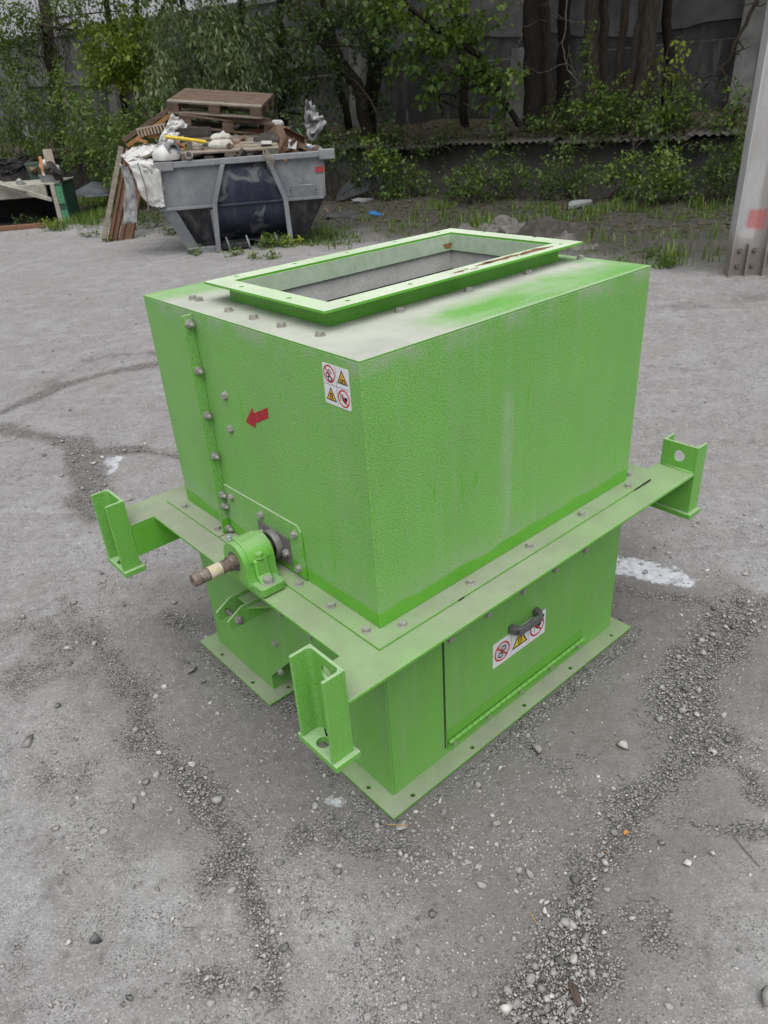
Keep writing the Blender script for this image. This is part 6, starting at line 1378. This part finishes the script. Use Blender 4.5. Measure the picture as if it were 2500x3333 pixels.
# ---- right of the skip: leaning dark panel and scraps
PN0 = Vector(onz(770, 436)); PN0.z = gz1(PN0); PNL = Local(PN0, YAW-math.pi/2)
M['panel'] = simple('matt_black_panel', (.036, .038, .043), (.055, .057, .062), 5, .65, 0, .2, 20, .35, dirt=.3)
def q3(x, y): return (663.6+.4*x, 331.8+.4*y)
def pn(x, y, dep=0): return PNL.at(*q3(x, y), dep)
pan = empty('propped_sheet', PN0, PNL.rz, 'dark grey fan-shaped panel leaning upright right of the skip', 'panel')
def pxz(x, y): v = pn(x, y); return (v.x, max(v.z, .0))
ol = [pxz(155, 262), pxz(395, 182), pxz(345, 50), pxz(165, 200)]
hl_ = [[pxz(225, 160), pxz(300, 85), pxz(310, 92), pxz(250, 165)], [pxz(262, 178), pxz(268, 188), pxz(298, 165), pxz(290, 158)]]
MB().prism(ol, hl_, 0, .02, lambda a, b, t: (a, t+b*.30, b)).obj('panel_sheet', M['panel'], pan, .004)
a, b = pxz(170, 225), pxz(360, 120); MB().prism([a, (a[0]+.03, a[1]), (b[0]+.02, b[1]), b], (), -.012, -.0005, lambda a, b, t: (a, t+b*.30, b)).obj('panel_rib', M['panel'], pan, .003)
def flat_scrap(name, label, px, py, w_, d_, m, rot, cat='scrap', h_=.015, lift=.02):
    p = Vector(onz(*q3(px, py))); p.z = gz1(p)+lift; o = MB().prism(blob(0, 0, w_, d_, 9, .5, int(px)), (), 0, h_).obj(name, M[m], None, .003); o.location = p; o.rotation_euler = rot; return tag(o, label, cat)
flat_scrap('flat_scrap', 'dark flat sheet lying on the soil right of the skip', 230, 350, .45, .28, 'panel', (D(6), D(3), 0), 'sheet')
flat_scrap('flat_scrap', 'dark rumpled sheet under the right end of the skip', 60, 340, .45, .28, 'dk', (D(8), D(-8), .6), 'sheet')
flat_scrap('flat_scrap', 'rusty brown scrap beside the dark sheet', 125, 330, .16, .12, 'card', (D(25), D(10), .3))
flat_scrap('flat_scrap', 'bright blue plastic scrap on the soil behind the machine', 365, 345, .13, .09, 'blue', (D(18), 0, .4), 'scrap', .03)
flat_scrap('flat_scrap', 'white litter below the leaning dark panel', 300, 262, .25, .12, 'clear', (D(10), 0, .2), 'litter')
flat_scrap('flat_scrap', 'grey-white crumpled litter under the bush left of centre', 515, 235, .14, .16, 'clear', (D(50), 0, .5), 'litter')
flat_scrap('flat_scrap', 'pale flat stone slab on the leaf litter below the right bushes', 1465, 295, .24, .13, 'clear', (D(8), 0, 0), 'slab', .05)
flat_scrap('flat_scrap', 'small white litter on the ground under the skip end', 30, 305, .12, .08, 'white', (D(20), 0, 0), 'litter')
cloth('hanging_plastic', 'torn translucent plastic sheet caught in the branches right of the skip', 'plastic sheet',
      [[sk(1380, 130, 2.4), sk(1420, 170, 2.4)], [sk(1370, 260, 2.4), sk(1480, 240, 2.4)], [sk(1380, 330, 2.4), sk(1520, 290, 2.4)], [sk(1400, 410, 2.4), sk(1450, 400, 2.4)]], 'clear', .12, 20, 9, seed=21)
# ================================================================== steel column at the right
CL0 = Vector(onz(1604, 596)); CL0.z = gz1(CL0)-.02
CLL = Local(CL0, YAW-math.pi/2-D(10))
def col_mat():
    k = NT('galvanised_column'); P = k.co(); x, y, z = k.n_sep(P); b = k.noise(k.scale(P, 2, 2, .7), 1.8, 5, .65); f = k.noise(P, 70, 4)
    c = k.mix(k.ramp(b, .35, .65), (.36, .355, .35), (.46, .46, .46)); c = k.mix(k.ramp(f, .5, .75, 0, .4), c, (.24, .225, .21))
    stain = k.math('MULTIPLY', k.ramp(k.math('ADD', x, k.math('MULTIPLY', k.math('SUBTRACT', b, .5), .22)), .02, .05), k.math('MULTIPLY', k.ramp(z, .25, .4), k.ramp(z, 1.6, 1.1))); c = k.mix(k.math('MULTIPLY', stain, .5), c, (.19, .165, .14))
    low_ = k.ramp(k.math('ADD', z, k.math('MULTIPLY', b, .3)), .62, .30); c = k.mix(k.math('MULTIPLY', low_, .75), c, (.155, .125, .105))
    # sprayed red mark
    mx_ = k.math('ABSOLUTE', k.math('ADD', x, -.035)); mz = k.math('ABSOLUTE', k.math('ADD', z, -.50)); fz = k.math('MULTIPLY', k.math('SUBTRACT', k.noise(P, 18, 4), .5), .07)
    red = k.math('MULTIPLY', k.ramp(k.math('ADD', mx_, fz), .100, .055), k.ramp(k.math('ADD', mz, fz), .105, .060)); red = k.math('MULTIPLY', red, k.ramp(f, .3, .55, .7, 1.0)); c = k.mix(k.math('MULTIPLY', red, .72), c, (.46, .085, .085))
    wm = k.math('MULTIPLY', k.ramp(k.math('ADD', k.math('ABSOLUTE', k.math('ADD', z, -.385)), fz), .055, .02), k.ramp(k.math('ADD', k.math('ABSOLUTE', k.math('ADD', x, .03)), fz), .09, .05)); c = k.mix(k.math('MULTIPLY', wm, .5), c, (.5, .49, .48))
    return k.done(c, .6, .1, k.bump(f, .003, .3), .35)
M['column'] = col_mat()
colm = empty('steel_column', CL0, CLL.rz, 'tall grey steel H-column with a red sprayed mark at the right edge', 'column')
MB().box(-.138, .138, .0, .012, .022, 7.5).obj('web', M['column'], colm)
for x_ in (-.15, .138): MB().box(x_, x_+.012, -.085, .097, .022, 7.5).obj('flange', M['column'], colm, .003)
for x_, s_ in ((-.138, 1), (.138, -1)):
    MB().prism([(x_, 0), (x_+s_*.018, -.0002), (x_+s_*.005, -.005), (x_+s_*.0002, -.018)], (), .023, 7.49).obj('root_fillet', M['column'], colm)
MB().box(-.17, .17, -.12, .13, 0, .0218).obj('base_plate', M['column'], colm, .004)
MB().prism([(-.008, .0222), (.004, .0222), (.004, .30), (-.008, .30)], (), -.07, -.0005, FY).obj('stiffener', M['column'], colm, .003)
bolt_m = hex_bolt('column_bolt', .030, .016, .024); bolt_m.materials.append(simple('rusty_bolt', (.13, .11, .095), (.19, .165, .145), 50, .8, .2, .3, 150))
for x_ in (-.065, .062):
    for z_ in (.10, .235): link('bolt', bolt_m, None, colm, Matrix.Translation((x_, -.0002, z_)) @ Matrix.Rotation(math.pi/2, 4, 'X'))
